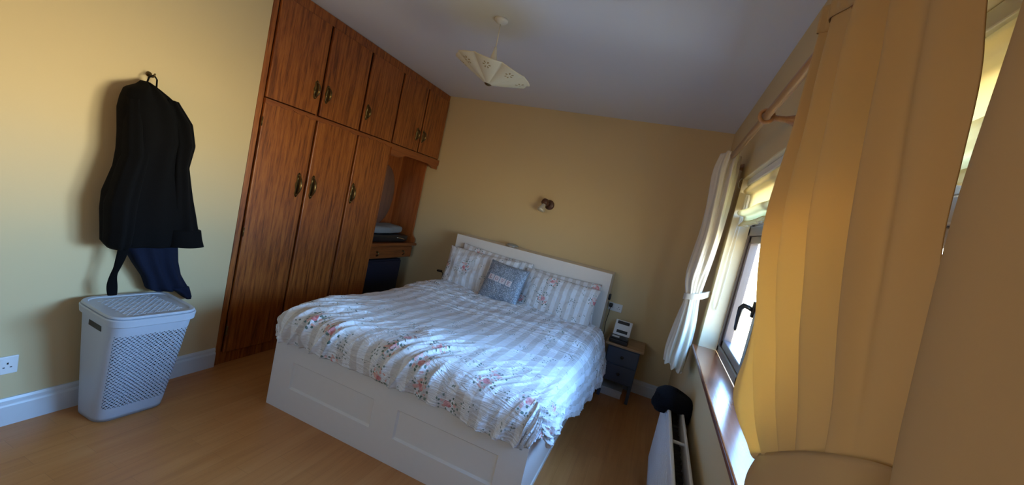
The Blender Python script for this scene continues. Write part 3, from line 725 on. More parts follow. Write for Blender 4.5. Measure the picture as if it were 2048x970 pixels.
for x in (-0.215, 0.040):
    for y in (3.80, 4.107):
        bm = NB(); box(bm, x, x + 0.028, y, y + 0.028, 0, 0.17); mesh_obj('leg', bm, M['blue'], ns)
sb = thing('storage_box', 'flat white box on the floor under the blue bedside table', 'box', (-0.10, 3.95, 0))
bm = NB(); box(bm, -0.22, -0.005, 3.86, 4.10, 0, 0.062, 0.003); mesh_obj('base', bm, M['paper'], sb)
bm = NB(); box(bm, -0.224, -0.001, 3.856, 4.104, 0.055, 0.075, 0.003); mesh_obj('lid', bm, M['paper'], sb)
# box of electronics on the bedside table
bk = thing('black_case', 'low black case lying on the oak top of the bedside table', 'case', (-0.12, 3.88, 0.512))
bm = NB(); box(bm, -0.225, -0.055, 3.80, 3.93, 0.513, 0.550, 0.008); mesh_obj('base', bm, M['blackp'], bk)
bm = NB(); box(bm, -0.222, -0.058, 3.803, 3.927, 0.551, 0.566, 0.006); mesh_obj('lid', bm, M['blackp'], bk)
ph = thing('small_card', 'narrow white card on top of the black case by the bed', 'card', (-0.19, 3.83, 0.567))
bm = NB(); box(bm, -0.205, -0.140, 3.812, 3.850, 0.5665, 0.574, 0.002); mesh_obj('card', bm, M['paper'], ph)
dg = thing('white_device', 'white boxy device with a dark screen tilted up at the back of the bedside table', 'gadget', (-0.13, 3.97, 0.512))
Mx = Matrix.Translation((-0.135, 4.00, 0.602)) @ Matrix.Rotation(R(-24), 4, 'X')
bm = NB(); box(bm, -0.078, 0.078, -0.035, 0.035, -0.085, 0.085, 0.008, 3, Mx); hs = mesh_obj('housing', bm, M['whitep'], dg)
bm = NB(); box(bm, -0.058, 0.052, -0.039, -0.034, 0.045, 0.075, 0.001, 1, Mx); mesh_obj('screen', bm, M['screen'], dg)
bm = NB(); box(bm, -0.050, 0.050, -0.040, -0.034, -0.04, -0.012, 0.001, 1, Mx); mesh_obj('panel', bm, M['blackp'], dg)
def uk_socket(name, label, c, nrm, along, wdt, hgt):
    root = thing(name, label, 'socket', c); c = Vector(c); n = Vector(nrm); a = Vector(along); up = Vector((0, 0, 1))
    Mx = Matrix((a, n, up)).transposed().to_4x4(); Mx.translation = c
    bm = NB(); box(bm, -wdt / 2, wdt / 2, 0, 0.010, -hgt / 2, hgt / 2, 0.003, 2, Mx); mesh_obj('face_plate', bm, M['whitep'], root)
    for s in (-1, 1):
        bm = NB(); q = s * wdt * 0.25
        box(bm, q - 0.003, q + 0.003, 0.0095, 0.0106, 0.004, 0.013, 0, 1, Mx)
        for t in (-1, 1): box(bm, q + t * 0.011 - 0.0035, q + t * 0.011 + 0.0035, 0.0095, 0.0106, -0.012, -0.008, 0, 1, Mx)
        mesh_obj('outlet', bm, M['blackp'], root)
    for s in (-1, 1):
        bm = NB(); q = s * wdt * 0.10; box(bm, q - 0.006, q + 0.006, 0.009, 0.014, 0.018, 0.032, 0.001, 1, Mx); mesh_obj('switch', bm, M['whitep'], root)
    return root
uk_socket('wall_socket', 'white double wall socket above the skirting left of the laundry hamper', (XL, 0.918, 0.297), (1, 0, 0), (0, 1, 0), 0.135, 0.085)
uk_socket('wall_socket', 'white double wall socket beside the headboard above the blue bedside table', (-0.262, YB, 0.765), (0, -1, 0), (1, 0, 0), 0.135, 0.08)
pl = thing('plug', 'black plug pushed into the wall socket beside the headboard', 'plug', (-0.305, YB - 0.01, 0.78))
bm = NB(); box(bm, -0.322, -0.288, YB - 0.055, YB - 0.011, 0.760, 0.800, 0.008, 3); mesh_obj('plug_body', bm, M['blackp'], pl, True)
bm = NB(); tube(bm, [(-0.305, YB - 0.045, 0.765), (-0.305, YB - 0.055, 0.72), (-0.315, YB - 0.04, 0.60), (-0.300, YB - 0.03, 0.40), (-0.29, YB - 0.03, 0.10), (-0.29, YB - 0.04, 0.03)], 0.003, 6); mesh_obj('cable', bm, M['blackp'], pl, True)
kc = thing('lamp_switch', 'black clip-on light switch on the side of the headboard', 'switch', (-0.335, 4.08, 0.86))
bm = NB(); box(bm, -0.3405, -0.318, 4.055, 4.10, 0.835, 0.895, 0.008, 3); mesh_obj('switch_body', bm, M['blackp'], kc, True)
gd = thing('glass_dish', 'small smoky glass dome dish on top of the headboard', 'dish', (-1.42, 4.03, 1.105))
bm = NB(); lathe(bm, [(0, 0.0005), (0.062, 0.001), (0.070, 0.008), (0.060, 0.022), (0.040, 0.032), (0.0, 0.037)], (-1.42, 4.02, 1.105), (0, 0, 1), 32); mesh_obj('dome', bm, M['glassdish'], gd, True)
bm = NB(); lathe(bm, [(0.071, 0.004), (0.075, 0.008), (0.071, 0.012), (0.066, 0.008), (0.071, 0.004)], (-1.42, 4.02, 1.105), (0, 0, 1), 32); mesh_obj('rim', bm, M['chrome'], gd, True)
# black lamp beyond the bed on the wardrobe side, on its own little table
nt2 = thing('bedside_stool', 'low dark stool between the bed and the dressing niche', 'stool', (-2.18, 3.98, 0))
bm = NB(); box(bm, -2.34, -2.03, 3.83, 4.13, 0.42, 0.445, 0.004); mesh_obj('seat', bm, M['brownwood'], nt2)
for x in (-2.33, -2.065):
    for y in (3.84, 4.095):
        bm = NB(); box(bm, x, x + 0.025, y, y + 0.025, 0, 0.421); mesh_obj('leg', bm, M['brownwood'], nt2)
bl = thing('black_lamp', 'small black twin-headed lamp beside the bed on the wardrobe side', 'lamp', (-2.13, 3.97, 0.445))
bm = NB(); lathe(bm, [(0, 0.0), (0.05, 0.0), (0.05, 0.01), (0.012, 0.018), (0, 0.018)], (-2.13, 3.97, 0.446), (0, 0, 1), 24); mesh_obj('base', bm, M['blackp'], bl, True)
bm = NB(); tube(bm, [(-2.13, 3.97, 0.46), (-2.125, 3.97, 0.56), (-2.125, 3.97, 0.63), (-2.16, 3.97, 0.645)], 0.005, 8); tube(bm, [(-2.125, 3.97, 0.60), (-2.085, 3.97, 0.625)], 0.005, 8); mesh_obj('stem', bm, M['blackp'], bl, True)
for x, z in ((-2.172, 0.646), (-2.075, 0.626)):
    bm = NB(); box(bm, x - 0.028, x + 0.028, 3.95, 3.99, z - 0.011, z + 0.011, 0.008, 3); mesh_obj('lamp_head', bm, M['blackp'], bl, True)

# ---------------------------------------------------------------- pendant light
pt = thing('pendant_light', 'cream pendant light with a scalloped petal shade hanging from the ceiling', 'pendant light', (-1.199, 2.299, ZC))
px, py = -1.199, 2.299
bm = NB(); lathe(bm, [(0, 0), (0.042, 0), (0.042, -0.008), (0.034, -0.018), (0.012, -0.030), (0, -0.030)], (px, py, ZC), (0, 0, 1), 32); mesh_obj('ceiling_rose', bm, M['whitep'], pt, True)
bm = NB(); tube(bm, [(px, py, ZC - 0.028), (px + 0.002, py, 2.42)], 0.0035, 8); mesh_obj('flex', bm, M['cord'], pt, True)
bm = NB(); lathe(bm, [(0, 0.13), (0.008, 0.13), (0.012, 0.10), (0.020, 0.07), (0.022, 0.03), (0.026, 0.028), (0.026, 0.0), (0, 0)], (px + 0.002, py, 2.305), (0, 0, 1), 24); mesh_obj('lamp_holder', bm, M['cord'], pt, True)
cz_ = 2.212; tilt = Matrix.Rotation(R(10), 3, 'Y')
def shade_pt(u, v):
    th = 2 * pi * u + 0.66; pet = (u * 8) % 1.0; lobe = sin(pi * pet)
    r = (0.022 + 0.222 * v) * (1 - 0.085 * v * v * (1 - lobe) ** 1.3)
    z = 0.100 * v ** 0.95 - 0.024 * v * (lobe ** 0.7) * (1 - 0.35 * v)
    z += 0.0
    return tilt @ Vector((r * cos(th), r * sin(th), z)) + Vector((px + 0.0, py, cz_))
bm = NB(); grid(bm, 192, 24, shade_pt, lambda u, v: (u * 8, v), True)
so = mesh_obj('shade', bm, M['shade'], pt, True); md = so.modifiers.new('t', 'SOLIDIFY'); md.thickness = 0.004; md.offset = 1
bm = NB(); lathe(bm, [(0, -0.010), (0.012, -0.008), (0.024, 0.0), (0.026, 0.006), (0.012, 0.012), (0, 0.012)], (px, py, cz_), tilt @ Vector((0, 0, 1)), 24); mesh_obj('finial', bm, M['brass'], pt, True)
bm = NB(); tube(bm, [(px, py, cz_ + 0.01), (px, py, 2.31)], 0.006, 8); mesh_obj('centre_rod', bm, M['brass'], pt, True)

# ---------------------------------------------------------------- wall spotlight
wl = thing('wall_spotlight', 'small brown wooden wall spotlight with a pale reflector bulb above the bed', 'wall light', (-1.19, YB, 1.62))
bm = NB(); lathe(bm, [(0, 0), (0.052, 0), (0.052, 0.012), (0.044, 0.022), (0, 0.024)], (-1.165, YB, 1.620), (0, -1, 0), 32); mesh_obj('wall_plate', bm, M['brownwood'], wl, True)
bm = NB(); tube(bm, [(-1.168, YB - 0.02, 1.622), (-1.175, YB - 0.06, 1.632), (-1.185, YB - 0.085, 1.632)], [0.016, 0.014, 0.016], 12); mesh_obj('arm', bm, M['brownwood'], wl, True)
ax = Vector((-0.16, -0.30, -0.80)).normalized()
bm = NB(); lathe(bm, [(0, -0.030), (0.030, -0.026), (0.040, -0.005), (0.040, 0.020), (0.034, 0.030), (0, 0.030)], (-1.188, YB - 0.098, 1.640), ax, 28); mesh_obj('lamp_cup', bm, M['brownwood'], wl, True)
bm = NB(); lathe(bm, [(0.018, 0.026), (0.024, 0.050), (0.036, 0.078), (0.042, 0.100), (0.037, 0.110), (0.0, 0.116)], (-1.188, YB - 0.098, 1.640), ax, 28); mesh_obj('reflector_bulb', bm, M['bulb'], wl, True)

# ---------------------------------------------------------------- laundry hamper
def hamper():
    root = thing('laundry_hamper', 'tall grey plastic laundry hamper with a perforated lattice body and a flat lid', 'laundry hamper', (-2.40, 1.33, 0))
    H = 0.592
    top = [Vector((-2.215, 1.128)), Vector((-2.185, 1.472)), Vector((-2.530, 1.500)), Vector((-2.560, 1.145))]
    bot = [Vector((-2.352, 1.185)), Vector((-2.335, 1.470)), Vector((-2.548, 1.490)), Vector((-2.558, 1.185))]
    def ring(quad, rr, n=16):
        pts = []
        for i in range(4):
            p = quad[i]; a = (quad[i - 1] - p).normalized(); b = (quad[(i + 1) % 4] - p).normalized()
            s = p + a * rr; e_ = p + b * rr
            for k_ in range(n + 1):
                t = k_ / n; pts.append((s * (1 - t) + p * t) * (1 - t) + (p * (1 - t) + e_ * t) * t)
            q = quad[(i + 1) % 4]; b2 = q + (p - q).normalized() * rr
            for k_ in range(1, 24): pts.append(e_ + (b2 - e_) * k_ / 24)
        return pts
    rt, rb = ring(top, 0.075), ring(bot, 0.065); n = len(rt)
    per = [0.0]
    for i in range(n): per.append(per[-1] + (rt[(i + 1) % n] - rt[i]).length)
    def prof(v): return v ** 0.92
    def wall(z0, z1, nz, mat, name, uv=False, idx=range(0, n), off=0.0):
        bm = NB(); uvl = bm.loops.layers.uv.verify(); idx = list(idx); full = len(idx) == n
        cols = idx if full else idx + [(idx[-1] + 1) % n]
        V = {}
        for j in range(nz + 1):
            z = z0 + (z1 - z0) * j / nz; v = prof(z / H)
            for i in cols:
                c = rb[i] * (1 - v) + rt[i] * v
                V[(j, i)] = bm.verts.new((c.x, c.y, z))
        cell = 0.0200
        for j in range(nz):
            for i in idx:
                i2 = (i + 1) % n
                f = bm.faces.new((V[(j, i)], V[(j, i2)], V[(j + 1, i2)], V[(j + 1, i)]))
                za = z0 + (z1 - z0) * j / nz; zb = z0 + (z1 - z0) * (j + 1) / nz
                for lp, (uu, vv) in zip(f.loops, ((per[i], za), (per[i + 1], za), (per[i + 1], zb), (per[i], zb))): lp[uvl].uv = (uu / cell, vv / cell)
        o = mesh_obj(name, bm, mat, root, True); md = o.modifiers.new('s', 'SOLIDIFY'); md.thickness = 0.003; md.offset = 0
        return o
    # ring index layout: corner i (17 pts) then 23 edge pts -> 40 per side; side 0 (between top[0] and top[1]) faces the room
    def band(z0, z1, nz, spans, solid_name, lat_name):
        latt = set()
        for a, b in spans: latt |= {i % n for i in range(a, b)}
        return latt
    wall(0.005, H, 30, M['lattice'], 'body', True)
    t = LAT; cell = 0.0200
    t.mask([(per[8] / cell, per[50] / cell), (per[54] / cell, per[82] / cell)], 0.085 / cell, 0.505 / cell)
    bm = NB(); bm.faces.new([bm.verts.new((p.x, p.y, 0.006)) for p in rb]); o = mesh_obj('bottom', bm, M['greyp'], root); md = o.modifiers.new('s', 'SOLIDIFY'); md.thickness = 0.004
    # inner dark cloth-like load of laundry so the openings read dark
    ct = (sum(top, Vector((0, 0))) / 4 + sum(bot, Vector((0, 0))) / 4) / 2
    # rim + lid
    def off_ring(rg, d):
        c = sum(rg, Vector((0, 0))) / len(rg); return [p + (p - c).normalized() * d for p in rg]
    def stack(levels, mat, name):
        bm = NB(); prev = None; first = None
        for (rg, z) in levels:
            cur = [bm.verts.new((p.x, p.y, z)) for p in rg]
            if prev:
                for i in range(n): bm.faces.new((prev[i], prev[(i + 1) % n], cur[(i + 1) % n], cur[i]))
            else: first = cur
            prev = cur
        bm.faces.new(prev); bm.faces.new(first[::-1]); return mesh_obj(name, bm, mat, root, False)
    stack([(off_ring(rt, 0.004), H - 0.040), (off_ring(rt, 0.011), H - 0.036), (off_ring(rt, 0.015), H - 0.004), (off_ring(rt, 0.010), H)], M['greyp'], 'rim')
    lid = stack([(off_ring(rt, 0.004), H + 0.0005), (off_ring(rt, 0.009), H + 0.006), (off_ring(rt, 0.003), H + 0.014), (off_ring(rt, -0.016), H + 0.013), (off_ring(rt, -0.020), H + 0.008), (off_ring(rt, -0.035), H + 0.0075)], M['greyp'], 'lid')
    # raised diamond ribs on lid
    bm = NB(); c = sum(rt, Vector((0, 0))) / n
    for k_ in range(-9, 10):
        for s in (-1, 1):
            a = c + Vector((k_ * 0.030, 0)); dx = Vector((0.12, 0.12 * s))
            p, q = a - dx, a + dx
            p = Vector((min(max(p.x, -2.50), -2.25), p.y)); q = Vector((min(max(q.x, -2.50), -2.25), q.y))
            # keep on the 45 degree line
            def clip(t0, xlim0, xlim1):
                x0, y0 = a - dx; x1, y1 = a + dx
                ts = sorted([(xlim0 - x0) / (x1 - x0), (xlim1 - x0) / (x1 - x0)]); u0, u1 = max(0, ts[0]), min(1, ts[1])
                return u0, u1, x0, y0, x1, y1
            u0, u1, x0, y0, x1, y1 = clip(0, -2.505, -2.240)
            if u1 - u0 < 0.1: continue
            tube(bm, [(x0 + (x1 - x0) * u0, y0 + (y1 - y0) * u0, H + 0.0078), (x0 + (x1 - x0) * u1, y0 + (y1 - y0) * u1, H + 0.0078)], 0.0022, 5)
    mesh_obj('lid_pattern', bm, M['greyp'], lid)
    # hand slot on the side facing the camera end
    bm = NB()
    a = rt[0]  # near top[0]
    p0 = top[0] + (top[3] - top[0]) * 0.28; p1 = top[0] + (top[3] - top[0]) * 0.62
    d = (p1 - p0).normalized(); nn = Vector((d.y, -d.x)); 
    if nn.y > 0: nn = -nn
    zc = H - 0.070
    v_ = prof(zc / H); f0 = bot[0] + (bot[3] - bot[0]) * 0.28; f1 = bot[0] + (bot[3] - bot[0]) * 0.62
    q0 = f0 * (1 - v_) + p0 * v_ + nn * 0.0035; q1 = f1 * (1 - v_) + p1 * v_ + nn * 0.0035
    prism(bm, [(q0.x, q0.y, zc - 0.013), (q1.x, q1.y, zc - 0.013), (q1.x, q1.y, zc + 0.013), (q0.x, q0.y, zc + 0.013)], (-nn.x * 0.003, -nn.y * 0.003, 0))
    mesh_obj('hand_slot', bm, M['blackp'], root)['label'] = 'dark hand slot'
hamper()

# ---------------------------------------------------------------- black dressing gown on the wall
def sheet_body(name, zs, yl, yr, xw, dep, mat, parent, folds=7, famp=0.02, seed=0, nz=70, nu=96, lean=0.0, xoff=0.0, top_soft=0.0):
    """closed hanging cloth volume: outline yl..yr per height, back on the wall at xw, bulging dep into the room"""
    bm = NB()
    def f(u, v):
        z = zs[0] + (zs[-1] - zs[0]) * v
        zz = [-q for q in zs]; a = interp(zz, yl, -z); b = interp(zz, yr, -z); d = interp(zz, dep, -z)
        th = 2 * pi * u; cy = (a + b) / 2; hw = (b - a) / 2
        y = cy + hw * (cos(th) if abs(cos(th)) < 1 else cos(th)); s = sin(th)
        fo = famp * min(1, d / 0.08) * (0.6 * sin(folds * cos(th) * 2.2 + seed + 2.2 * noise.noise(Vector((z * 1.6, y * 3, seed)))) + 1.0 * noise.noise(Vector((y * 14, z * 3, seed)))) * (abs(s) ** 0.6)
        x = xw + d * 0.5 + d * 0.5 * (math.copysign(abs(s) ** 0.7, s)) + (fo if s > 0 else 0)
        return Vector((max(x, xw), y, z))
    V = grid(bm, nu, nz, f, None, True)
    bm.faces.new(V[0]); bm.faces.new(V[-1][::-1])
    return mesh_obj(name, bm, mat, parent, True)
hk = thing('coat_hook', 'small brass hook high on the wall holding the black dressing gown', 'hook', (XL, 1.325, 1.76))
bm = NB(); lathe(bm, [(0, 0), (0.014, 0), (0.012, 0.005), (0, 0.006)], (XL, 1.325, 1.765), (1, 0, 0), 16)
tube(bm, [(XL + 0.004, 1.325, 1.765), (XL + 0.03, 1.325, 1.752), (XL + 0.045, 1.325, 1.755), (XL + 0.052, 1.325, 1.772)], 0.004, 8); mesh_obj('hook_body', bm, M['brass'], hk, True)
gown = thing('dressing_gown', 'long black dressing gown hanging from a hook on the wall above the hamper', 'dressing gown', (-2.52, 1.32, 1.3))
zs = [1.722, 1.70, 1.667, 1.62, 1.564, 1.45, 1.365, 1.279, 1.151, 1.066, 0.968, 0.905, 0.882]
yl = [1.285, 1.262, 1.205, 1.188, 1.180, 1.192, 1.199, 1.196, 1.165, 1.166, 1.178, 1.185, 1.205]
yr = [1.315, 1.340, 1.385, 1.430, 1.455, 1.482, 1.470, 1.478, 1.515, 1.535, 1.550, 1.560, 1.550]
dp = [0.05, 0.10, 0.15, 0.18, 0.195, 0.20, 0.19, 0.185, 0.19, 0.19, 0.185, 0.18, 0.17]
sheet_body('gown_body', zs, yl, yr, XL + 0.003, dp, M['robe'], gown, 4.3, 0.012, 0.6)
# hanging sleeve with turned cuff on the wardrobe side
zs2 = [1.66, 1.56, 1.45, 1.33, 1.151, 1.036, 0.975]; sheet_body('sleeve', zs2, [1.34, 1.37, 1.39, 1.40, 1.42, 1.44, 1.45], [1.40, 1.462, 1.487, 1.478, 1.526, 1.560, 1.578], -2.53, [0.08, 0.12, 0.13, 0.12, 0.12, 0.12, 0.12], M['robe'], gown, 3, 0.010, 2.0)
sheet_body('cuff', [0.985, 0.93, 0.890], [1.430, 1.435, 1.44], [1.590, 1.602, 1.618], -2.535, [0.135, 0.14, 0.14], M['robe'], gown, 2, 0.004, 1.0, nz=8)
sheet_body('sleeve', [1.62, 1.50, 1.35, 1.22, 1.10, 0.98, 0.90, 0.875], [1.19, 1.188, 1.20, 1.178, 1.158, 1.170, 1.176, 1.20], [1.26, 1.28, 1.29, 1.28, 1.27, 1.27, 1.27, 1.26], -2.53, [0.08, 0.11, 0.12, 0.12, 0.13, 0.13, 0.12, 0.10], M['robe'], gown, 3, 0.010, 4.0)
bm = NB(); tube(bm, [(-2.57, 1.30, 1.705), (-2.565, 1.305, 1.745), (-2.565, 1.325, 1.765), (-2.565, 1.34, 1.745), (-2.57, 1.345, 1.705)], 0.004, 8); mesh_obj('hanging_loop', bm, M['robe'], gown, True)
bm = NB()
Pb = [Vector(p) for p in ((-2.50, 1.265, 0.95), (-2.49, 1.262, 0.86), (-2.495, 1.253, 0.782), (-2.50, 1.243, 0.729), (-2.495, 1.240, 0.68), (-2.50, 1.249, 0.622))]
def beltf(u, v):
    p = catmull(Pb, v); th = 2 * pi * u; wd_ = 0.017 + 0.004 * sin(9 * v); tw = 0.5 * sin(3 * v)
    return p + Vector((0.006 * sin(th) + wd_ * cos(th) * sin(tw), wd_ * cos(th) * cos(tw), 0))
V = grid(bm, 16, 40, beltf, None, True); bm.faces.new(V[0]); bm.faces.new(V[-1]); mesh_obj('belt', bm, M['robe'], gown, True)
tr_ = thing('hanging_trousers', 'dark navy trousers hanging below the black dressing gown, one leg over the hamper', 'trousers', (-2.52, 1.45, 0.75))
sheet_body('trouser_leg', [1.05, 0.873, 0.777, 0.70, 0.66, 0.625, 0.60], [1.30, 1.285, 1.338, 1.388, 1.405, 1.42, 1.47], [1.50, 1.538, 1.547, 1.570, 1.598, 1.625, 1.635], XL + 0.015, [0.07, 0.10, 0.11, 0.11, 0.10, 0.085, 0.07], M['navy'], tr_, 4, 0.014, 3.0, nz=40)
sheet_body('hem', [0.618, 0.585, 0.55, 0.525], [1.52, 1.575, 1.615, 1.650], [1.63, 1.645, 1.662, 1.675], XL + 0.02, [0.085, 0.075, 0.06, 0.03], M['navy'], tr_, 2, 0.006, 5.0, nz=12)

# ---------------------------------------------------------------- curtain rod
RX, RZ = 0.278, 2.108
rod = thing('curtain_rod', 'wooden curtain rod on horn-shaped brackets above the window', 'curtain rod', (RX, 1.6, RZ))
bm = NB(); tube(bm, [(RX, -0.55, RZ), (RX, 3.16, RZ)], 0.0155, 20); mesh_obj('pole', bm, M['rod'], rod, True)
bm = NB(); lathe(bm, [(0, 0), (0.020, 0.0), (0.024, 0.008), (0.016, 0.016), (0.030, 0.035), (0.034, 0.055), (0.026, 0.078), (0, 0.09)], (RX, 3.155, RZ), (0, 1, 0), 28); mesh_obj('finial', bm, M['rod'], rod, True)
for y in (1.948, 3.08, -0.2):
    bm = NB()
    tube(bm, [(RX + 0.025 * cos(t), y, RZ + 0.025 * sin(t)) for t in [2 * pi * i / 24 for i in range(24)]], 0.008, 10, closed=True)
    prof = [(0.0, 0.030), (0.03, 0.012), (0.055, 0.009), (0.075, 0.011), (0.095, 0.017), (0.107, 0.024), (0.108, 0.024)]
    tube(bm, [(RX + 0.027 + (XR - RX - 0.027) * a / 0.108, y, RZ - 0.004) for a, _ in prof], [0.013, 0.012, 0.0125, 0.016, 0.021, 0.027, 0.028], 16)
    mesh_obj('bracket', bm, M['rod'], rod, True)

# ---------------------------------------------------------------- curtains
def curtain_surface(name, cols, nu, nv, pleats, amp, mat, parent, phase=0.0, ampf=None, solid=0.0025, dirv=(1, 0, 0), sharp=0.0, tape=0.0):
    """cols: list of polylines (same count) from top to bottom; smooth surface through them with pleats"""
    Pc = [[Vector(p) for p in c] for c in cols]; D = Vector(dirv)
    def f(u, v):
        pts = [catmull(c, v) for c in Pc]; p = catmull(pts, u)
        a = amp * (ampf(u, v) if ampf else 1)
        s = sin(2 * pi * pleats * u + phase + 0.7 * sin(5 * u)); s = s * (1 - sharp) + sharp * math.copysign(abs(s) ** 0.5, s)
        wob = 0.35 * noise.noise(Vector((u * 9, v * 2.2, phase)))
        return p + D * a * (s + wob)
    bm = NB(); grid(bm, nu, nv, f, lambda u, v: (u, v))
    o = mesh_obj(name, bm, mat, parent, True); md = o.modifiers.new('s', 'SOLIDIFY'); md.thickness = solid; md.offset = 0
    if tape:
        bm = NB(); grid(bm, nu * 2, 8, lambda u, v: f(u, 0.002 + v * tape) + Vector((-0.0055 - 0.0022 * sin(u * 2 * pi * 34) * (1 - abs(2 * v - 1) ** 4), 0, 0.001)))
        o2 = mesh_obj('heading', bm, mat, parent, True); md = o2.modifiers.new('s', 'SOLIDIFY'); md.thickness = 0.002; md.offset = 0
    return o
# near tied-back curtain
ca = thing('tied_back_curtain', 'large cream curtain with deep folds, tied back in front of the near window panes', 'curtain', (0.28, 1.0, 2.1), 'cream curtains')
cols = [
 [(.256, 1.25, 2.165), (.272, 1.245, 1.92), (.318, 1.47, 1.62), (.322, 1.455, 1.40), (.322, 1.443, 1.235), (.320, 1.441, 1.087), (.320, 1.16, 1.058), (.275, .90, 1.155)],
 [(.252, 1.245, 2.166), (.266, 1.235, 1.92), (.288, 1.31, 1.66), (.290, 1.28, 1.45), (.290, 1.20, 1.30), (.290, 1.12, 1.18), (.285, .98, 1.12), (.262, .85, 1.165)],
 [(.246, 1.215, 2.167), (.264, 1.20, 1.90), (.255, 1.200, 1.66), (.246, 1.085, 1.52), (.240, 0.975, 1.425), (.236, .89, 1.34), (.232, .80, 1.27), (.230, .710, 1.228)],
 [(.252, 1.15, 2.168), (.280, 1.12, 1.92), (.268, 1.03, 1.70), (.258, .94, 1.55), (.250, .86, 1.45), (.245, .79, 1.37), (.240, .73, 1.30), (.238, .670, 1.248)],
 [(.246, .985, 2.168), (.258, .955, 1.93), (.252, .88, 1.75), (.248, .81, 1.60), (.246, .755, 1.50), (.245, .72, 1.41), (.244, .68, 1.33), (.243, .645, 1.262)],
 [(.252, .865, 2.168), (.270, .83, 1.93), (.262, .77, 1.77), (.256, .72, 1.64), (.252, .68, 1.53), (.250, .65, 1.44), (.249, .62, 1.36), (.248, .600, 1.290)],
 [(.248, .76, 2.168), (.262, .735, 1.93), (.258, .69, 1.77), (.258, .655, 1.64), (.258, .63, 1.54), (.260, .61, 1.45), (.262, .59, 1.37), (.264, .575, 1.305)],
 [(.252, .67, 2.168), (.285, .660, 1.90), (.287, .625, 1.78), (.288, .612, 1.68), (.289, .600, 1.58), (.290, .572, 1.50), (.292, .562, 1.40), (.296, .560, 1.318)],
]
def af(u, v): return (0.25 + 0.75 * smst(0.08, 0.3, u)) * (0.3 + 0.7 * smst(0, 0.15, v)) * (1.0 - 0.72 * smst(0.35, 1.0, v)) * (1 - 0.92 * smst(0.66, 0.90, u))
curtain_surface('gathered_cloth', cols, 260, 100, 6.3, 0.034, M['curtain'], ca, 0.4, af, tape=0.045)
# cloth below the tie
low = [
 [(.275, .90, 1.155), (.290, .92, 1.05), (.300, .95, .85), (.305, .98, .62), (.305, .99, .42)],
 [(.235, .72, 1.215), (.240, .74, 1.05), (.245, .80, .85), (.250, .84, .62), (.250, .85, .42)],
 [(.246, .62, 1.270), (.246, .60, 1.08), (.245, .58, .85), (.245, .56, .62), (.245, .55, .42)],
 [(.296, .565, 1.310), (.290, .54, 1.08), (.280, .48, .85), (.275, .44, .62), (.275, .42, .42)]]
curtain_surface('lower_cloth', low, 120, 40, 5, 0.016, M['curtain'], ca, 1.0, lambda u, v: 0.2 + 0.8 * v)
# tieback band
top_e = [(.384, .745, 1.262), (.330, .93, 1.150), (.275, .915, 1.140), (.222, .735, 1.215), (.230, .620, 1.282), (.262, .555, 1.318), (.320, .575, 1.310), (.384, .735, 1.262)]
Pt = [Vector(p) for p in top_e]
bm = NB()
def bandf(u, v):
    p = catmull(Pt, u); k_ = sin(pi * u) ** 0.5
    return p + Vector((-0.010 * sin(pi * v) * k_ + (0.004), 0, 0.006 - (0.018 + 0.085 * k_) * v))
grid(bm, 90, 12, bandf); o = mesh_obj('tieback', bm, M['curtain'], ca, True); md = o.modifiers.new('s', 'SOLIDIFY'); md.thickness = 0.005
hk2 = thing('tieback_hook', 'brass hook on the wall holding the tieback of the nearest curtain', 'hook', (XR, 0.74, 1.26))
bm = NB(); lathe(bm, [(0, 0), (0.016, 0), (0.014, 0.005), (0, 0.007)], (XR, 0.740, 1.262), (-1, 0, 0), 16)
tube(bm, [(XR - 0.004, .740, 1.262), (XR - 0.028, .738, 1.255), (XR - 0.040, .733, 1.262), (XR - 0.044, .728, 1.280)], 0.004, 8); mesh_obj('hook_body', bm, M['brass'], hk2, True)
# plain hanging curtain closest to the camera
cb = thing('hanging_curtain', 'plain cream curtain hanging straight down at the edge of view, past the tied-back one', 'curtain', (0.28, 0.2, 2.1), 'cream curtains')
cols = []
for i, (y, dx) in enumerate([(.560, .006), (.50, -.030), (.40, -.018), (.30, .010), (.15, -.02), (0, .012), (-.15, -.01), (-.3, 0)]):
    sh = max(0, 1 - i / 3)
    cols.append([(RX - 0.03 + dx * .1, y, 2.165), (RX + dx, y + 0.0 * sh, 1.80), (RX + dx, y + .004 * sh, 1.60), (RX + dx, y - .025 * sh, 1.40), (RX + dx, y - .055 * sh, 1.25), (RX + dx, y - .06 * sh, .9), (RX + dx, y - .06 * sh, .42)])
curtain_surface('cloth', cols, 120, 60, 3.0, 0.004, M['curtain'], cb, 0.0, tape=0.04)
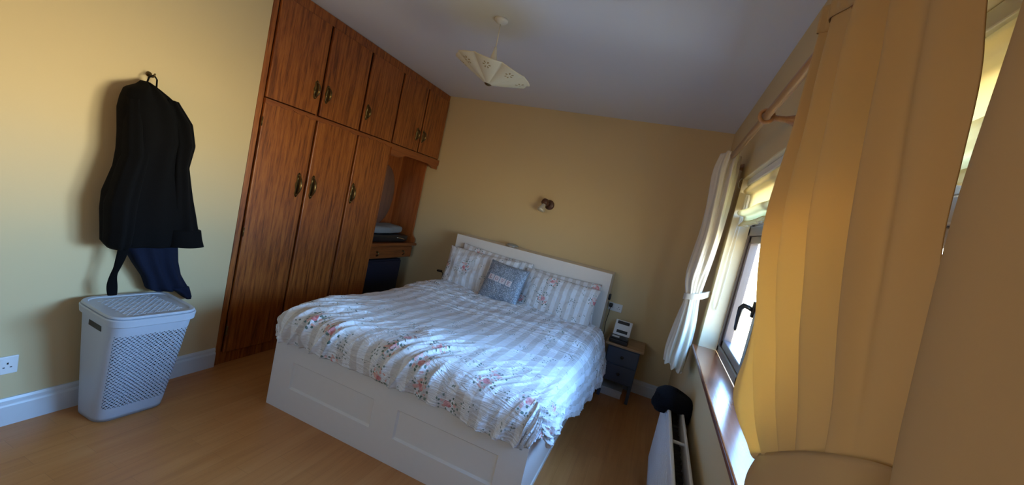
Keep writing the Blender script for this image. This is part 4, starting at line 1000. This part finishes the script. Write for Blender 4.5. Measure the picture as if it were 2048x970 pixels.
# far curtain
cf = thing('tied_back_curtain', 'narrow pale curtain gathered in at the waist in the far corner by the window', 'curtain', (0.28, 3.0, 2.1), 'cream curtains')
zz = [2.135, 2.05, 1.85, 1.633, 1.45, 1.31, 1.24, 1.196, 1.14, 1.05, .95, .86, .76, .69]
xl = [.225, .200, .215, .228, .215, .205, .222, .240, .235, .222, .212, .205, .200, .212]
xr = [.335, .344, .344, .341, .334, .326, .322, .318, .325, .336, .340, .340, .338, .330]
zneg = [-q for q in zz]
def smooth(tab, z):
    return sum(interp(zneg, tab, -(z + d_)) for d_ in (-.05, -.025, 0, .025, .05)) / 5
def farf(u, v):
    z = zz[0] + (zz[-1] - zz[0]) * v; a = smooth(xl, z); b = smooth(xr, z)
    tie = math.exp(-((z - 1.19) / 0.15) ** 2); w_ = 0.17 * (1 - 0.60 * tie)
    th = 2 * pi * u; n_ = noise.noise(Vector((cos(th) * 1.5, sin(th) * 1.5, z * 1.6)))
    rp = 1 + 0.11 * sin(7 * th + 3.0 * n_ + 1.5 * z) + 0.03 * sin(17 * th + z * 3) + 0.08 * n_
    x = (a + b) / 2 + (b - a) / 2 * cos(th) * rp; y = 2.95 + w_ * sin(th) * rp
    zz2 = z - (0.05 * (0.5 + 0.5 * sin(th + 0.9)) - 0.05) * smst(.95, .69, z) - 0.012 * sin(9 * th) * smst(.80, .69, z)
    return Vector((min(x, XR - 0.02), y, zz2))
bm = NB(); grid(bm, 240, 110, farf, None, True); o = mesh_obj('gathered_cloth', bm, M['lining'], cf, True); md = o.modifiers.new('s', 'SOLIDIFY'); md.thickness = 0.002
bm = NB()
Pt = [Vector(p) for p in ((.380, 2.99, 1.240), (.33, 3.02, 1.215), (.270, 3.025, 1.195), (.232, 2.99, 1.188), (.224, 2.94, 1.190), (.238, 2.888, 1.198), (.285, 2.868, 1.210), (.330, 2.900, 1.222), (.380, 2.985, 1.240))]
def b2(u, v):
    return catmull(Pt, u) + Vector((0, 0, 0.018 - 0.042 * v))
grid(bm, 80, 8, b2); o = mesh_obj('tieback', bm, M['lining'], cf, True); md = o.modifiers.new('s', 'SOLIDIFY'); md.thickness = 0.004

# ---------------------------------------------------------------- blind
bd = thing('roman_blind', 'cream roman blind folded up, with a frilled hem, at the top of the window', 'blind', (0.44, 1.85, 1.97))
BYA, BYB = 0.80, 2.915
bm = NB(); box(bm, 0.41, 0.455, BYA, BYB, 1.965, 2.004, 0.003); mesh_obj('headrail', bm, M['whitep'], bd)
prof = [(0.432, 1.985), (0.418, 1.960), (0.405, 1.935), (0.412, 1.915), (0.440, 1.912), (0.448, 1.895), (0.448, 1.85), (0.446, 1.822), (0.425, 1.815), (0.405, 1.803), (0.400, 1.788), (0.412, 1.775), (0.436, 1.772), (0.442, 1.760), (0.442, 1.740)]
Pp = [Vector((a, 0, b)) for a, b in prof]
def blf(u, v):
    p = catmull(Pp, v); y = BYA + (BYB - BYA) * u
    sag = 0.010 * sin(pi * ((u * 4) % 1.0)) * v
    return Vector((p.x + 0.003 * noise.noise(Vector((y * 12, v * 3, 0))), y, p.z - sag))
bm = NB(); grid(bm, 200, 70, blf); o = mesh_obj('folded_cloth', bm, M['blind'], bd, True); md = o.modifiers.new('s', 'SOLIDIFY'); md.thickness = 0.0015
def fr_(u, v):
    y = BYA + (BYB - BYA) * u
    return Vector((0.442 - 0.012 * v * (1 + sin(u * 160)), y, 1.748 - 0.030 * v - 0.010 * v * abs(sin(u * 62)) - 0.010 * sin(pi * ((u * 4) % 1.0))))
bm = NB(); grid(bm, 500, 6, fr_); o = mesh_obj('frilled_hem', bm, M['blind'], bd, True); md = o.modifiers.new('s', 'SOLIDIFY'); md.thickness = 0.0015
bm = NB(); Pq = [Vector(p) for p in ((.425, 2.925, 1.96), (.420, 2.928, 1.70), (.412, 2.928, 1.40), (.408, 2.93, 1.22), (.413, 2.93, 1.165), (.426, 2.93, 1.150), (.436, 2.93, 1.175), (.438, 2.928, 1.35), (.436, 2.926, 1.70), (.436, 2.925, 1.96))]
tube(bm, [catmull(Pq, i / 60) for i in range(61)], 0.0022, 6); mesh_obj('pull_cord', bm, M['cord'], bd, True)
bm = NB(); tube(bm, [(.384 - .012 * cos(t) , 2.985, 1.985 + .030 * sin(t)) for t in [2 * pi * i / 16 for i in range(16)]], 0.003, 6, closed=True)
ck = thing('cord_ring', 'little pale ring on the wall beside the far curtain', 'ring', (.372, 2.985, 1.985)); mesh_obj('ring', bm, M['cord'], ck, True)

# ---------------------------------------------------------------- radiator
rd = thing('radiator', 'white double panel radiator on the wall under the window sill', 'radiator', (0.31, 2.0, 0.1))
RY0, RY1, RZ0, RZ1 = 1.02, 2.83, 0.10, 0.602
for x0, x1 in ((0.258, 0.276), (0.330, 0.345)):
    bm = NB(); box(bm, x0, x1, RY0, RY1, RZ0, RZ1, 0.006, 3)
    n = 44
    if x0 < 0.3:
        for i in range(n):   # shallow pressed channels on the face
            y = RY0 + 0.05 + (RY1 - RY0 - 0.1) * i / (n - 1); box(bm, x0 - 0.002, x0 + 0.003, y - 0.011, y + 0.011, RZ0 + 0.04, RZ1 - 0.05, 0.0015, 1)
    mesh_obj('panel', bm, M['rad'], rd, True if False else False)
for y in (1.25, 1.60, 2.10, 2.62):
    bm = NB(); tube(bm, [(0.274, y, RZ1 - 0.016), (0.334, y, RZ1 - 0.016)], 0.008, 10); mesh_obj('cross_pipe', bm, M['rad'], rd, True)
bm = NB()
N = 120
pts = []
for i in range(N + 1):
    y = RY0 + 0.04 + (RY1 - RY0 - 0.08) * i / N; pts.append((0.284 if i % 4 < 2 else 0.322, y))
for (a, b) in zip(pts, pts[1:]):
    v4 = [bm.verts.new((a[0], a[1], RZ0 + 0.03)), bm.verts.new((b[0], b[1], RZ0 + 0.03)), bm.verts.new((b[0], b[1], RZ1 - 0.05)), bm.verts.new((a[0], a[1], RZ1 - 0.05))]; bm.faces.new(v4)
o = mesh_obj('convector_fins', bm, M['raddark'], rd); md = o.modifiers.new('s', 'SOLIDIFY'); md.thickness = 0.002
for y in (1.3, 2.5):
    bm = NB(); box(bm, 0.344, XR - 0.001, y - 0.02, y + 0.02, 0.2, 0.5); mesh_obj('wall_bracket', bm, M['rad'], rd)
# hat draped over the radiator
ht = thing('black_hat', 'fluffy black hat resting over the far end of the radiator', 'hat', (0.30, 2.56, 0.60))
def hatf(u, v):
    th = 2 * pi * u; r = v; n_ = 0.007 * noise.noise(Vector((cos(th) * 9 * r, sin(th) * 9 * r, 1))) + 0.004 * noise.noise(Vector((cos(th) * 30 * r, sin(th) * 30 * r, 4)))
    ang = v * R(118)
    x = 0.294 + 0.105 * sin(ang) * cos(th) * (1 + n_ * 4); y = 2.56 + 0.125 * sin(ang) * sin(th) * (1 + n_ * 4)
    z = 0.616 + 0.052 * cos(ang) * (1 + n_ * 6) - 0.15 * max(0, v - 0.62) * abs(cos(th)) - 0.012 * cos(th)
    # keep clear of the wall
    return Vector((min(x, 0.381), y, z if abs(cos(th)) > 0.45 else max(z, 0.605)))
bm = NB(); grid(bm, 72, 36, hatf, None, True); o = mesh_obj('crown', bm, M['hat'], ht, True); md = o.modifiers.new('s', 'SOLIDIFY'); md.thickness = 0.01; md.offset = 1
bm = NB()
def brim(u, v):
    th = 2 * pi * u; ph = 2 * pi * v; k_ = abs(cos(th)); rr = 0.018 + 0.003 * noise.noise(Vector((u * 40, v * 8, 0)))
    c = Vector((0.288 + (0.100) * cos(th), 2.56 + 0.118 * sin(th), 0.620 - 0.062 * (k_ - 0.3) * (1 if k_ > 0.3 else 0)))
    return c + Vector((cos(th), sin(th), 0)) * rr * cos(ph) * (1 if cos(th) < 0 else 0.55) + Vector((0, 0, 1)) * rr * sin(ph) * 1.3
grid(bm, 72, 12, brim, None, True); mesh_obj('brim', bm, M['hat'], ht, True)
